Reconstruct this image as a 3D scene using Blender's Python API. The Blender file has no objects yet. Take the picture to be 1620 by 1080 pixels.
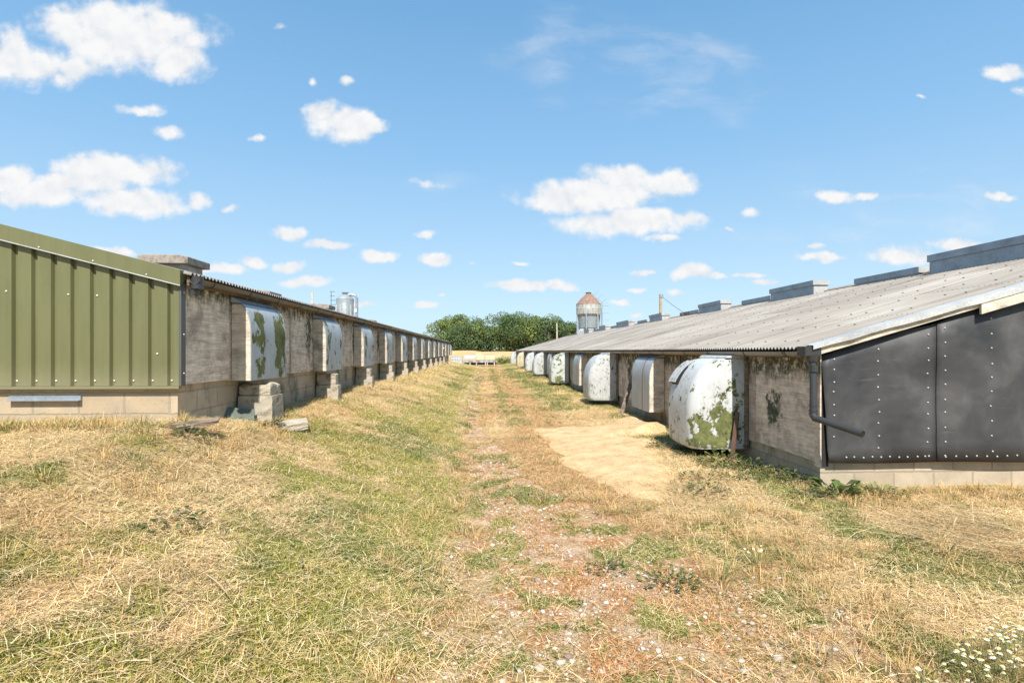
import bpy, math, random
import numpy as np
from mathutils import Vector
random.seed(7)
SC = bpy.context.scene
COL = SC.collection

# ------------------------------------------------------------------ camera
CAM_H = 1.55
cd = bpy.data.cameras.new('camera')
cd.sensor_width = 36.0
cd.lens = 36.0 * 850.0 / 1620.0
cd.shift_y = 15.0 / 1620.0
cd.clip_start = 0.05
cd.clip_end = 6000.0
cam = bpy.data.objects.new('camera', cd)
cam.location = (0, 0, CAM_H)
cam.rotation_euler = (math.radians(90), 0, -0.0517)
COL.objects.link(cam)
SC.camera = cam

# ------------------------------------------------------------------ sun, exposure
SUN_EL = math.radians(51)
SUN_AZ = 0.0                      # 0 = straight behind the camera (from -Y)
sd = bpy.data.lights.new('sun', 'SUN')
sd.energy = 4.4
sd.angle = math.radians(0.53)
sd.color = (1.0, 0.95, 0.87)
sun = bpy.data.objects.new('sun', sd)
tosun = Vector((math.sin(SUN_AZ) * math.cos(SUN_EL), -math.cos(SUN_AZ) * math.cos(SUN_EL), math.sin(SUN_EL)))
sun.rotation_euler = tosun.to_track_quat('Z', 'Y').to_euler()
sun.location = (0, -10, 30)
COL.objects.link(sun)
SC.view_settings.view_transform = 'Standard'
SC.view_settings.look = 'None'
SC.view_settings.exposure = 0.86
SC.view_settings.gamma = 1.0
SC.cycles.max_bounces = 6
SC.cycles.diffuse_bounces = 3
SC.cycles.transparent_max_bounces = 6


# ------------------------------------------------------------------ node helper
class NT:
    def __init__(s, nt):
        s.nt = nt

    def n(s, typ, ins=None, **props):
        nd = s.nt.nodes.new(typ)
        for k, v in props.items():
            setattr(nd, k, v)
        for k, v in (ins or {}).items():
            s.put(nd.inputs[k], v)
        return nd

    def put(s, sock, v):
        if isinstance(v, bpy.types.NodeSocket):
            s.nt.links.new(v, sock)
        elif v is not None:
            try:
                sock.default_value = v
            except Exception:
                sock.default_value = (*v, 1.0)

    def m(s, op, a, b=None, c=None, clamp=False):
        nd = s.n('ShaderNodeMath', operation=op, use_clamp=clamp)
        s.put(nd.inputs[0], a)
        if b is not None: s.put(nd.inputs[1], b)
        if c is not None: s.put(nd.inputs[2], c)
        return nd.outputs[0]

    def v(s, op, a, b=None, out=0):
        nd = s.n('ShaderNodeVectorMath', operation=op)
        s.put(nd.inputs[0], a)
        if b is not None: s.put(nd.inputs[1], b)
        return nd.outputs[out]

    def noise(s, vec, scale, detail=4, rough=0.55, dist=0.0, out=0):
        nd = s.n('ShaderNodeTexNoise', {'Vector': vec, 'Scale': scale, 'Detail': detail, 'Roughness': rough, 'Distortion': dist})
        return nd.outputs[out]

    def ss(s, x, a, b):
        nd = s.n('ShaderNodeMapRange', interpolation_type='SMOOTHSTEP')
        s.put(nd.inputs[0], x)
        nd.inputs[1].default_value = a
        nd.inputs[2].default_value = b
        return nd.outputs[0]

    def mix(s, f, a, b, mode='MIX'):
        nd = s.n('ShaderNodeMix', data_type='RGBA', blend_type=mode)
        s.put(nd.inputs[0], f)
        s.put(nd.inputs[6], a)
        s.put(nd.inputs[7], b)
        return nd.outputs[2]

    def ramp(s, f, stops):
        nd = s.n('ShaderNodeValToRGB')
        s.put(nd.inputs[0], f)
        el = nd.color_ramp.elements
        while len(el) < len(stops): el.new(0.5)
        for e, (p, c) in zip(el, stops):
            e.position = p
            e.color = (*c, 1) if len(c) == 3 else c
        return nd.outputs[0]

    def pos(s):
        return s.n('ShaderNodeNewGeometry').outputs['Position']

    def sep(s, vec):
        return s.n('ShaderNodeSeparateXYZ', {0: vec}).outputs

    def comb(s, x, y, z=0.0):
        return s.n('ShaderNodeCombineXYZ', {0: x, 1: y, 2: z}).outputs[0]

    def bump(s, h, strength=0.5, dist=0.01):
        return s.n('ShaderNodeBump', {'Height': h, 'Strength': strength, 'Distance': dist}).outputs[0]


def new_mat(name):
    m = bpy.data.materials.new(name)
    m.use_nodes = True
    t = NT(m.node_tree)
    return m, t, m.node_tree.nodes['Principled BSDF']


def fin(t, b, col=None, rough=None, metal=None, normal=None, spec=None):
    if col is not None: t.put(b.inputs['Base Color'], col)
    if rough is not None: t.put(b.inputs['Roughness'], rough)
    if metal is not None: t.put(b.inputs['Metallic'], metal)
    if normal is not None: t.put(b.inputs['Normal'], normal)
    if spec is not None: t.put(b.inputs['Specular IOR Level'], spec)


# ------------------------------------------------------------------ world: sky and clouds
def make_world():
    w = bpy.data.worlds.new('World')
    SC.world = w
    w.use_nodes = True
    t = NT(w.node_tree)
    bg = w.node_tree.nodes['Background']
    sky = t.n('ShaderNodeTexSky')
    sky.sky_type = 'NISHITA'
    sky.sun_disc = False
    sky.sun_elevation = SUN_EL
    sky.sun_rotation = math.pi - SUN_AZ
    sky.altitude = 50
    sky.air_density = 1.0
    sky.dust_density = 0.6
    sky.ozone_density = 1.0
    d = t.n('ShaderNodeTexCoord').outputs['Generated']
    x, y, z = t.sep(d)[:3]
    yy = t.m('MAXIMUM', y, 0.02)
    p = t.comb(t.m('DIVIDE', x, yy), t.m('DIVIDE', z, yy), 0.0)
    # warp for ragged outlines
    wn = t.noise(p, 9.0, 5, 0.6, out=1)
    wv = t.v('SUBTRACT', wn, (0.5, 0.5, 0.5))
    pw = t.v('ADD', p, t.v('MULTIPLY', wv, (0.075, 0.05, 0.0)))
    th = 0.0517
    S, C = math.sin(th), math.cos(th)
    clouds = [
        (205, 60, 128, 60, 1), (110, 35, 60, 32, .75), (280, 98, 55, 34, 1), (160, 30, 70, 35, 1), (255, 45, 60, 35, 1),
        (55, 108, 70, 36, .9), (10, 90, 42, 45, .95), (120, 112, 55, 22, .65), (95, 125, 40, 20, .7),
        (545, 196, 62, 32, 1), (512, 180, 36, 24, .9), (590, 195, 35, 16, .85), (552, 130, 17, 9, .75), (488, 125, 9, 8, .42),
        (185, 268, 105, 27, 1), (70, 305, 100, 24, 1), (205, 318, 95, 26, 1), (15, 285, 45, 28, .9), (130, 290, 90, 22, .95),
        (312, 317, 24, 15, .8), (368, 332, 13, 9, .65), (268, 206, 30, 12, .7), (222, 172, 40, 8, .55), (240, 168, 20, 8, .5),
        (456, 366, 30, 15, .95), (528, 389, 42, 10, .9), (605, 408, 27, 11, .95), (681, 412, 30, 13, .95), (460, 419, 30, 10, .9),
        (480, 446, 44, 10, .9), (350, 425, 46, 9, .85), (397, 415, 28, 10, .9), (672, 369, 20, 8, .75), (180, 398, 34, 7, .7),
        (945, 306, 125, 32, 1.0), (1050, 290, 64, 27, 1), (980, 282, 70, 24, 1), (1000, 352, 120, 24, 1), (885, 318, 66, 20, .95), (1085, 350, 40, 14, .8),
        (1046, 380, 36, 6, .8), (838, 454, 74, 10, .95), (815, 449, 34, 8, .85), (885, 458, 30, 7, .9),
        (1090, 433, 31, 15, .98), (1130, 438, 28, 6, .75), (1015, 435, 19, 7, .85), (1175, 435, 32, 6, .8), (1205, 447, 34, 7, .85),
        (1291, 387, 16, 8, .8), (1303, 405, 46, 9, .85), (1318, 308, 50, 13, .75), (1372, 307, 28, 9, .7), (1578, 307, 24, 10, .85),
        (1188, 335, 24, 8, .65), (1440, 404, 90, 16, .8), (1515, 388, 50, 13, .9), (1590, 113, 52, 16, .8), (1612, 142, 24, 12, .6), (1453, 152, 11, 5, .6),
        (700, 470, 9, 4, .7), (680, 484, 20, 5, .8), (575, 480, 30, 6, .75), (980, 477, 16, 5, .7), (1005, 494, 14, 5, .7), (1010, 462, 20, 5, .55), (1070, 465, 18, 6, .6),
        (745, 415, 10, 4, .55), (408, 218, 12, 7, .5), (447, 45, 12, 7, .55), (690, 290, 40, 9, .42), (820, 415, 16, 4, .5), (1150, 358, 14, 5, .55),
    ]
    field = None
    under = None
    for (cx, cy, rx, ry, a) in clouds:
        u = (cx - 810) / 850.0
        v = (555 - cy) / 850.0
        den = C - u * S
        U, V = (S + u * C) / den, v / den
        q = t.v('MULTIPLY', t.v('SUBTRACT', pw, (U, V, 0)), (850.0 / rx / 1.24, 850.0 / ry / 1.22, 0))
        val = t.m('MULTIPLY_ADD', t.v('LENGTH', q, out=1), -a, a)
        field = val if field is None else t.m('MAXIMUM', field, val)
    f1 = t.noise(p, 20.0, 7, 0.54)
    f2 = t.noise(t.v('ADD', p, (0.004, 0.014, 0)), 20.0, 7, 0.54)
    dens = t.m('ADD', field, t.m('MULTIPLY', t.m('SUBTRACT', f1, 0.5), 1.15))
    mask = t.ss(dens, 0.06, 0.58)
    mask = t.m('MULTIPLY', mask, t.ss(field, -0.15, 0.22))
    # cirrus wisps
    pr = t.n('ShaderNodeMapping', {'Vector': pw, 'Rotation': (0, 0, -0.45), 'Scale': (2.4, 8.0, 1.0)}).outputs[0]
    ci = t.noise(pr, 1.9, 7, 0.55, 0.35)
    reg = None
    for (cx, cy, rx, ry, a) in [(1010, 95, 240, 95, .85), (885, 85, 75, 100, 1.1), (1090, 110, 130, 60, 1), (1150, 195, 85, 34, .6), (1420, 350, 300, 110, .6), (690, 285, 90, 24, .6)]:
        u = (cx - 810) / 850.0
        v = (555 - cy) / 850.0
        den = C - u * S
        q = t.v('MULTIPLY', t.v('SUBTRACT', pw, ((S + u * C) / den, v / den, 0)), (850.0 / rx, 850.0 / ry, 0))
        val = t.m('MULTIPLY', t.m('SUBTRACT', 1.0, t.v('LENGTH', q, out=1)), a)
        reg = val if reg is None else t.m('MAXIMUM', reg, val)
    cir = t.m('MULTIPLY', t.m('MULTIPLY', t.ss(ci, 0.36, 0.70), t.ss(t.m('ADD', reg, t.m('MULTIPLY', t.m('SUBTRACT', ci, 0.5), 1.6)), 0.0, 1.0)), 0.36)
    mask = t.m('MAXIMUM', mask, cir)
    mask = t.m('MULTIPLY', mask, t.ss(y, 0.05, 0.2))
    emb = t.m('MULTIPLY_ADD', t.m('SUBTRACT', f1, f2), 3.2, 0.72, clamp=True)  # sunlit and shaded sides of the puffs, painted into the cloud colour
    core = t.ss(dens, 0.2, 0.9)
    k = 5.3
    ccol = t.mix(emb, (0.74 * k, 0.80 * k, 0.88 * k), (1.0 * k, 1.0 * k, 1.0 * k))
    ccol = t.mix(t.m('MULTIPLY', core, 0.45), ccol, (0.97 * k, 0.975 * k, 0.98 * k))
    ccol = t.mix(t.m('MULTIPLY', t.ss(t.noise(p, 9.0, 5, 0.55), 0.48, 0.70), 0.6), ccol, (0.84 * k, 0.875 * k, 0.92 * k))  # grey cloud shading painted in as soft patches
    # slightly milky summer air over the whole sky, stronger near the horizon
    air = t.ramp(z, [(0.0, (.325, .447, .54)), (0.09, (.296, .430, .533)), (0.20, (.232, .382, .523)), (0.34, (.160, .322, .503)), (0.53, (.104, .250, .432)), (1.0, (.06, .17, .33))])
    skc = t.mix(0.85, t.v('MULTIPLY', sky.outputs[0], (0.85, 1.1, 1.1)), t.v('MULTIPLY', air, (10.6, 9.9, 9.9)))
    out = t.mix(mask, skc, ccol)
    t.put(bg.inputs[0], out)
    bg.inputs[1].default_value = 0.10


make_world()

# ------------------------------------------------------------------ object helpers
ORG = {}


def tag(o, label=None, cat=None, group=None, kind=None):
    if label: o['label'] = label
    if cat: o['category'] = cat
    if group: o['group'] = group
    if kind: o['kind'] = kind
    return o


def thing(name, loc, label, cat, group=None):
    o = bpy.data.objects.new(name, None)
    o.empty_display_size = 0.3
    COL.objects.link(o)
    o.location = loc
    ORG[o] = Vector(loc)
    return tag(o, label, cat, group)


class MB:
    def __init__(s):
        s.v, s.f, s.mi = [], [], []

    def add(s, vs, fs, mi=0):
        k = len(s.v)
        s.v += [tuple(p) for p in vs]
        s.f += [tuple(i + k for i in f) for f in fs]
        s.mi += [mi] * len(fs)
        return s

    def box(s, x0, x1, y0, y1, z0, z1, mi=0):
        return s.add([(x0, y0, z0), (x1, y0, z0), (x1, y1, z0), (x0, y1, z0), (x0, y0, z1), (x1, y0, z1), (x1, y1, z1), (x0, y1, z1)],
                     [(0, 3, 2, 1), (4, 5, 6, 7), (0, 1, 5, 4), (1, 2, 6, 5), (2, 3, 7, 6), (3, 0, 4, 7)], mi)

    def prism_y(s, prof, y0, y1, mi=0):          # closed profile of (x,z) run along y
        n = len(prof)
        vs = [(x, y0, z) for x, z in prof] + [(x, y1, z) for x, z in prof]
        fs = [(i, (i + 1) % n, n + (i + 1) % n, n + i) for i in range(n)]
        fs += [tuple(range(n - 1, -1, -1)), tuple(range(n, 2 * n))]
        return s.add(vs, fs, mi)

    def beam(s, a, b, w, h, mi=0, up=(0, 0, 1)):
        a, b = Vector(a), Vector(b)
        d = (b - a).normalized()
        u = Vector(up)
        if abs(d.dot(u)) > 0.98: u = Vector((1, 0, 0))
        r = d.cross(u).normalized()
        u = r.cross(d).normalized()
        vs = []
        for p in (a, b):
            for i, j in ((-1, -1), (1, -1), (1, 1), (-1, 1)):
                vs.append(p + r * (i * w / 2) + u * (j * h / 2))
        return s.add(vs, [(0, 1, 2, 3), (7, 6, 5, 4), (0, 4, 5, 1), (1, 5, 6, 2), (2, 6, 7, 3), (3, 7, 4, 0)], mi)

    def tube(s, pts, r, n=10, cap=True, mi=0):
        pts = [Vector(p) for p in pts]
        rs = r if isinstance(r, (list, tuple)) else [r] * len(pts)
        k = len(pts)
        vs = []
        for i, p in enumerate(pts):
            d = (pts[min(i + 1, k - 1)] - pts[max(i - 1, 0)]).normalized()
            u = Vector((0, 0, 1)) if abs(d.z) < 0.95 else Vector((0, 1, 0))
            a = d.cross(u).normalized()
            b = a.cross(d).normalized()
            for j in range(n):
                q = 2 * math.pi * j / n
                vs.append(p + a * (rs[i] * math.cos(q)) + b * (rs[i] * math.sin(q)))
        fs = [(i * n + j, i * n + (j + 1) % n, (i + 1) * n + (j + 1) % n, (i + 1) * n + j) for i in range(k - 1) for j in range(n)]
        if cap:
            fs += [tuple(range(n - 1, -1, -1)), tuple(range((k - 1) * n, k * n))]
        return s.add(vs, fs, mi)

    def lathe(s, prof, c, n=32, mi=0):
        vs, fs = [], []
        for r, z in prof:
            for j in range(n):
                q = 2 * math.pi * j / n
                vs.append((c[0] + r * math.cos(q), c[1] + r * math.sin(q), c[2] + z))
        for i in range(len(prof) - 1):
            for j in range(n):
                fs.append((i * n + j, i * n + (j + 1) % n, (i + 1) * n + (j + 1) % n, (i + 1) * n + j))
        fs.append(tuple(range((len(prof) - 1) * n, len(prof) * n)))
        return s.add(vs, fs, mi)

    def build(s, name, mats, parent=None, origin=None, smooth=False, bevel=0.0, angle=35):
        if not isinstance(mats, (list, tuple)): mats = [mats]
        po = ORG[parent] if parent is not None else Vector((0, 0, 0))
        og = Vector(origin) if origin is not None else (po if parent is not None else Vector((0, 0, 0)))
        me = bpy.data.meshes.new(name)
        me.from_pydata([(x - og.x, y - og.y, z - og.z) for x, y, z in s.v], [], s.f)
        for m in mats: me.materials.append(m)
        me.polygons.foreach_set('material_index', s.mi)
        if smooth:
            me.polygons.foreach_set('use_smooth', [True] * len(me.polygons))
            me.set_sharp_from_angle(angle=math.radians(angle))
        me.update()
        o = bpy.data.objects.new(name, me)
        COL.objects.link(o)
        o.location = og - po
        if parent is not None: o.parent = parent
        ORG[o] = og
        if bevel:
            b = o.modifiers.new('bevel', 'BEVEL')
            b.width = bevel
            b.segments = 2
            b.limit_method = 'ANGLE'
        return o


def copy_tree(o, parent, loc=None):
    c = o.copy()
    COL.objects.link(c)
    if parent is not None: c.parent = parent
    if loc is not None: c.location = loc
    ORG[c] = ORG.get(o, Vector())
    for ch in list(o.children):
        copy_tree(ch, c)
    return c


# numpy value noise
class VN:
    def __init__(s, seed):
        s.g = np.random.RandomState(seed).rand(256, 256)

    def base(s, x, y):
        xi = np.floor(x).astype(int); yi = np.floor(y).astype(int)
        fx = x - xi; fy = y - yi
        fx = fx * fx * (3 - 2 * fx); fy = fy * fy * (3 - 2 * fy)
        g = lambda a, b: s.g[a & 255, b & 255]
        return (g(xi, yi) * (1 - fx) + g(xi + 1, yi) * fx) * (1 - fy) + (g(xi, yi + 1) * (1 - fx) + g(xi + 1, yi + 1) * fx) * fy

    def __call__(s, x, y, sc=1.0, oct=4):
        x = np.asarray(x, float) * sc; y = np.asarray(y, float) * sc
        r = 0; a = 0.5; tot = 0
        for i in range(oct):
            r = r + a * s.base(x + 17.3 * i, y - 9.1 * i); tot += a
            x = x * 2.03; y = y * 2.03; a *= 0.55
        return r / tot


n1, n2, n3, n4, n5 = VN(1), VN(2), VN(3), VN(4), VN(5)


def sst(x, a, b):
    q = np.clip((x - a) / (b - a), 0, 1)
    return q * q * (3 - 2 * q)


def ground_h(x, y):
    x = np.asarray(x, float); y = np.asarray(y, float)
    wob = (n1(x, y, 0.35, 2) - 0.5) * 0.5
    bank = 0.35 * sst(-x + wob, 0.2, 3.1) + 0.65 * np.clip((-x + 0.6 * wob - 0.1) / 2.9, 0, 1)
    near = sst(y, -1.0, 5.0)
    h = bank * (0.50 + 0.19 * near)
    h = h + 0.15 * sst(-x, 2.1, 3.1) * sst(-y, -6.9, -5.7) * sst(y, 2.0, 5.2)
    h = h * (1 - 0.55 * sst(y, 44.0, 56.0))
    h = h + 0.07 * sst(x, 1.6, 3.2)
    # wheel ruts
    inn = (1 - sst(y, 44, 60))
    h = h - 0.035 * np.exp(-((x + 0.2 - 0.05 * np.sin(y * 0.4)) / 0.28) ** 2) * inn
    h = h - 0.035 * np.exp(-((x - 1.25 - 0.08 * np.sin(y * 0.3)) / 0.28) ** 2) * inn
    rough = (n2(x, y, 1.1, 3) - 0.5) * 0.10 + (n3(x, y, 5.0, 3) - 0.5) * 0.045
    h = h + rough * (1 - sst(y, 60, 90)) * (0.5 + 0.5 * np.exp(-((x - 0.6) / 2.2) ** 2) * 0 + 0.35 * sst(-x, 0.4, 1.2))
    h = h + 1.36 * sst(y, 62, 150)
    return h


def zones(x, y):
    """weights 0..1: green, gravel, dry brown, field"""
    x = np.asarray(x, float); y = np.asarray(y, float)
    w = (n4(x, y, 0.7, 4) - 0.5)
    w2 = (n5(x, y, 3.0, 5) - 0.5)
    w3 = (n3(x + 40, y, 0.28, 3) - 0.5)
    far = sst(y, 8, 16)
    # green belts
    gl = np.exp(-((x + 1.12 + 0.8 * w3) / (0.66 + 0.28 * (1 - far))) ** 2) * (0.92 - 0.22 * far)
    gl = np.maximum(gl, 1.1 * np.exp(-((x + 0.35) / 0.6) ** 2) * sst(-y, -4.8, -2.8))
    gm = 0.55 * np.exp(-((x - 0.62) / 0.35) ** 2) * sst(y, 7, 11)
    gr = 0.95 * np.exp(-((x - 2.25) / 0.75) ** 2) * sst(y, 12.5, 15)
    gw = 0.75 * np.exp(-((x - 3.25) / 0.4) ** 2)
    gf = 0.55 * np.exp(-((x - 1.7 - 0.25 * (y - 3)) / 0.55) ** 2) * sst(-y, -6.5, -3.5)
    gg = np.maximum.reduce([gl, gm, gr, gw, gf])
    gg = gg + 0.24 * sst(-x, 1.2, 2.0) + 0.15 * sst(x, .2, .9) * (1 - far)
    green = sst(gg + 1.7 * w + 1.6 * w2, 0.32, 0.74)
    # gravel track
    c = -0.36 + 0.52 * sst(-y, -12.5, -6.5) + 0.55 * sst(-y, -7.0, -3.6)
    wid = 0.21 + 0.20 * sst(-y, -9.5, -6.5) + 0.62 * sst(-y, -6.8, -3.4)
    gv = np.exp(-np.abs((x - c) / wid) ** 3) * (1.25 - 0.2 * sst(y, 15, 35))
    gv = np.maximum(gv, 0.95 * np.exp(-((x - 1.75 - 0.15 * (4 - y)) / 0.55) ** 2) * sst(-y, -4.6, -3.0))
    lo = 0.30 - 0.22 * sst(y, 6.0, 9.0)
    gravel = np.clip((gv + 1.1 * w + 1.2 * w2 - lo) / 0.42, 0, 1)
    gravel = gravel * gravel * (3 - 2 * gravel)
    green = np.maximum(green * (1 - 0.75 * gravel), gravel * sst(n2(x - 31, y + 7, 3.6, 4), 0.54, 0.63) * 0.9)
    gravel = gravel * (1 - 0.9 * green)
    dry = sst(np.exp(-((x - 1.05) / 0.55) ** 2) * 0.8 + np.exp(-((x + 0.25) / 0.28) ** 2) * 0.6 * sst(y, 3.6, 6) + 0.45 * sst(x, 0.4, 1.0) + 0.55 * np.exp(-((x - 0.3) / 0.75) ** 4) * sst(y, 4.5, 7) + 1.5 * w + 0.6 * w2, 0.35, 0.85)
    field = sst(y, 63, 70)
    return green, gravel, dry * (1 - green), field


SPILL = [(0.98, 10.7), (1.7, 10.9), (2.5, 10.6), (2.9, 11.6), (3.45, 12.6), (3.5, 9.6), (2.75, 8.6), (2.5, 7.2), (2.3, 6.5), (1.95, 6.0), (1.72, 5.45), (1.45, 5.9), (1.12, 6.9), (1.05, 8.4)]


def spill_w(x, y):
    x = np.asarray(x, float); y = np.asarray(y, float)
    sh = x.shape
    X = x.ravel() + (n4(x.ravel(), y.ravel(), 1.6, 3) - .5) * 0.5
    Y = y.ravel() + (n5(x.ravel(), y.ravel(), 1.6, 3) - .5) * 0.9
    ins = np.zeros(X.shape, bool)
    dmin = np.full(X.shape, 1e9)
    P = SPILL
    for i in range(len(P)):
        ax, ay = P[i]; bx, by = P[(i + 1) % len(P)]
        c = ((ay > Y) != (by > Y)) & (X < (bx - ax) * (Y - ay) / (by - ay + 1e-12) + ax)
        ins ^= c
        tt = np.clip(((X - ax) * (bx - ax) + (Y - ay) * (by - ay)) / ((bx - ax) ** 2 + (by - ay) ** 2), 0, 1)
        dmin = np.minimum(dmin, np.hypot(X - ax - tt * (bx - ax), Y - ay - tt * (by - ay)))
    s = np.where(ins, dmin, -dmin)
    # a grassy island in the middle of the spill
    isl = np.exp(-(((X - 2.25) / 0.75) ** 2 + ((Y - 9.4) / 0.55) ** 2))
    s = s - 0.75 * isl + 0.16 * (n3(X, Y, 5.0, 3) - 0.5)
    return s.reshape(sh)


# ------------------------------------------------------------------ materials
def m_simple(name, col, rough=0.6, metal=0.0, var=0.15, scale=6.0, bump=0.0, spec=None):
    m, t, b = new_mat(name)
    P = t.pos()
    nz = t.noise(P, scale, 6, 0.6)
    f = t.m('MULTIPLY_ADD', nz, var * 2, 1 - var)
    c = t.v('MULTIPLY', (col[0], col[1], col[2]), t.comb(f, f, f))
    fin(t, b, c, rough, metal, t.bump(t.noise(P, scale * 6, 5, 0.6), bump, 0.01) if bump else None, spec)
    return m


def m_ply(name, a, b_, stain_z=None, spots=()):
    m, t, b = new_mat(name)
    P = t.pos()
    oi = t.n('ShaderNodeObjectInfo').outputs['Random']
    Q = t.v('ADD', P, t.comb(0.0, t.m('MULTIPLY', oi, 37.0), t.m('MULTIPLY', oi, 11.0)))
    grain = t.noise(t.v('MULTIPLY', Q, (3, 2.2, 34)), 1.0, 7, 0.65, 0.5)
    fine = t.noise(t.v('MULTIPLY', t.v('ADD', Q, t.v('MULTIPLY', t.noise(Q, 1.7, 2, out=1), (0.0, 0.0, 0.22))), (4, 3.0, 75)), 1.0, 6, 0.7)
    mot = t.noise(Q, 6.5, 7, 0.68)
    g = t.m('ADD', t.m('ADD', t.m('MULTIPLY', grain, 0.35), t.m('MULTIPLY', fine, 0.25)), t.m('MULTIPLY', mot, 0.40))
    c = t.ramp(g, [(0.32, tuple(q * 0.45 for q in a)), (0.44, a), (0.56, b_), (0.70, tuple(min(1, q * 1.25) for q in b_))])
    tone = t.m('MULTIPLY_ADD', oi, 0.4, 0.8)
    c = t.v('MULTIPLY', c, t.comb(tone, tone, tone))
    blotch = t.ss(t.noise(Q, 2.2, 6, 0.62), 0.52, 0.68)
    c = t.mix(t.m('MULTIPLY', blotch, 0.55), c, tuple(q * 0.35 for q in a))
    fl = t.ss(t.noise(t.v('MULTIPLY', Q, (1, 1.0, 1.7)), 13.0, 6, 0.7, 0.8), 0.63, 0.655)
    fz = t.ss(t.noise(Q, 1.1, 3, 0.5), 0.45, 0.6)
    c = t.mix(t.m('MULTIPLY', t.m('MULTIPLY', fl, fz), 0.85), c, (0.022, 0.022, 0.018))
    z = t.sep(P)[2]
    if stain_z:
        s0, s1 = stain_z
        zz = t.m('ADD', z, t.m('MULTIPLY_ADD', t.noise(t.v('MULTIPLY', Q, (5, 5, 1.6)), 2.2, 6, 0.7), 0.62, -0.31))
        top = t.ss(zz, s0, s1)
        yy = t.sep(P)[1]
        for (cy, cz, ry, rz) in spots:
            q = t.comb(t.m('DIVIDE', t.m('SUBTRACT', yy, cy), ry), t.m('DIVIDE', t.m('SUBTRACT', z, cz), rz), 0.0)
            sp_ = t.m('ADD', t.m('SUBTRACT', 1.0, t.v('LENGTH', q, out=1)), t.m('MULTIPLY', t.m('SUBTRACT', t.noise(Q, 7, 7, 0.7), 0.5), 2.6))
            top = t.m('MAXIMUM', top, t.ss(sp_, 0.15, 0.5))
        gc = t.ramp(t.noise(Q, 17, 5, 0.6), [(0.3, (0.012, 0.018, 0.012)), (0.55, (0.03, 0.05, 0.022)), (0.75, (0.09, 0.12, 0.06))])
        gm = t.m('MULTIPLY', top, t.ss(t.noise(Q, 9, 7, 0.7), 0.36, 0.52))
        c = t.mix(t.m('MULTIPLY', gm, 0.92), c, gc)
    fin(t, b, c, 0.85, 0, t.bump(t.m('SUBTRACT', t.m('ADD', t.m('ADD', grain, fine), t.m('MULTIPLY', mot, .5)), fl), 0.6, 0.006), 0.25)
    return m


def m_block(name, a=(0.40, 0.34, 0.26), b_=(0.50, 0.43, 0.34), algae=0.0):
    m, t, b = new_mat(name)
    P = t.pos()
    x, y, z = t.sep(P)[:3]
    V = t.comb(t.m('ADD', x, y), z, 0.0)
    Vw = t.v('ADD', V, t.v('MULTIPLY', t.v('SUBTRACT', t.noise(P, 9, 3, out=1), (0.5, 0.5, 0.5)), (0.02, 0.02, 0)))
    br = t.n('ShaderNodeTexBrick', {'Vector': Vw, 'Color1': a, 'Color2': b_, 'Mortar': (0.33, 0.275, 0.20, 1), 'Scale': 1.0, 'Mortar Size': 0.011, 'Mortar Smooth': 0.3, 'Brick Width': 0.45, 'Row Height': 0.225})
    nz = t.noise(P, 3.0, 6, 0.65)
    c = t.mix(t.ss(nz, 0.35, 0.7), br.outputs[0], t.mix(0.6, br.outputs[0], (0.30, 0.26, 0.19)))
    sp = t.ss(t.noise(P, 60, 4, 0.7), 0.60, 0.70)
    c = t.mix(t.m('MULTIPLY', sp, 0.6), c, (0.13, 0.11, 0.085))
    if algae:
        ag = t.ss(t.noise(t.v('MULTIPLY', P, (1, 1, .6)), 2.3, 6, 0.65), 0.58 - algae * 0.2, 0.66)
        c = t.mix(t.m('MULTIPLY', ag, 0.75), c, t.ramp(t.noise(P, 14, 5), [(0.3, (0.035, 0.05, 0.03)), (0.7, (0.12, 0.14, 0.08))]))
    h = t.m('ADD', t.m('MULTIPLY', br.outputs['Fac'], -1.0), t.m('MULTIPLY', t.noise(P, 45, 6, 0.7), 0.7))
    fin(t, b, c, 0.92, 0, t.bump(h, 0.7, 0.008), 0.2)
    return m


def m_concrete(name, a=(0.42, 0.37, 0.29), dark=(0.16, 0.135, 0.10)):
    m, t, b = new_mat(name)
    P = t.pos()
    n = t.noise(P, 7, 8, 0.7)
    c = t.ramp(n, [(0.3, dark), (0.48, a), (0.75, tuple(min(1, q * 1.2) for q in a))])
    sp = t.ss(t.noise(P, 90, 3, 0.6), 0.58, 0.68)
    c = t.mix(t.m('MULTIPLY', sp, 0.7), c, (0.10, 0.085, 0.06))
    lich = t.ss(t.noise(P, 18, 4, 0.6), 0.64, 0.68)
    c = t.mix(t.m('MULTIPLY', lich, 0.6), c, (0.45, 0.44, 0.33))
    fin(t, b, c, 0.95, 0, t.bump(t.noise(P, 55, 7, 0.7), 0.9, 0.012), 0.2)
    return m


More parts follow.
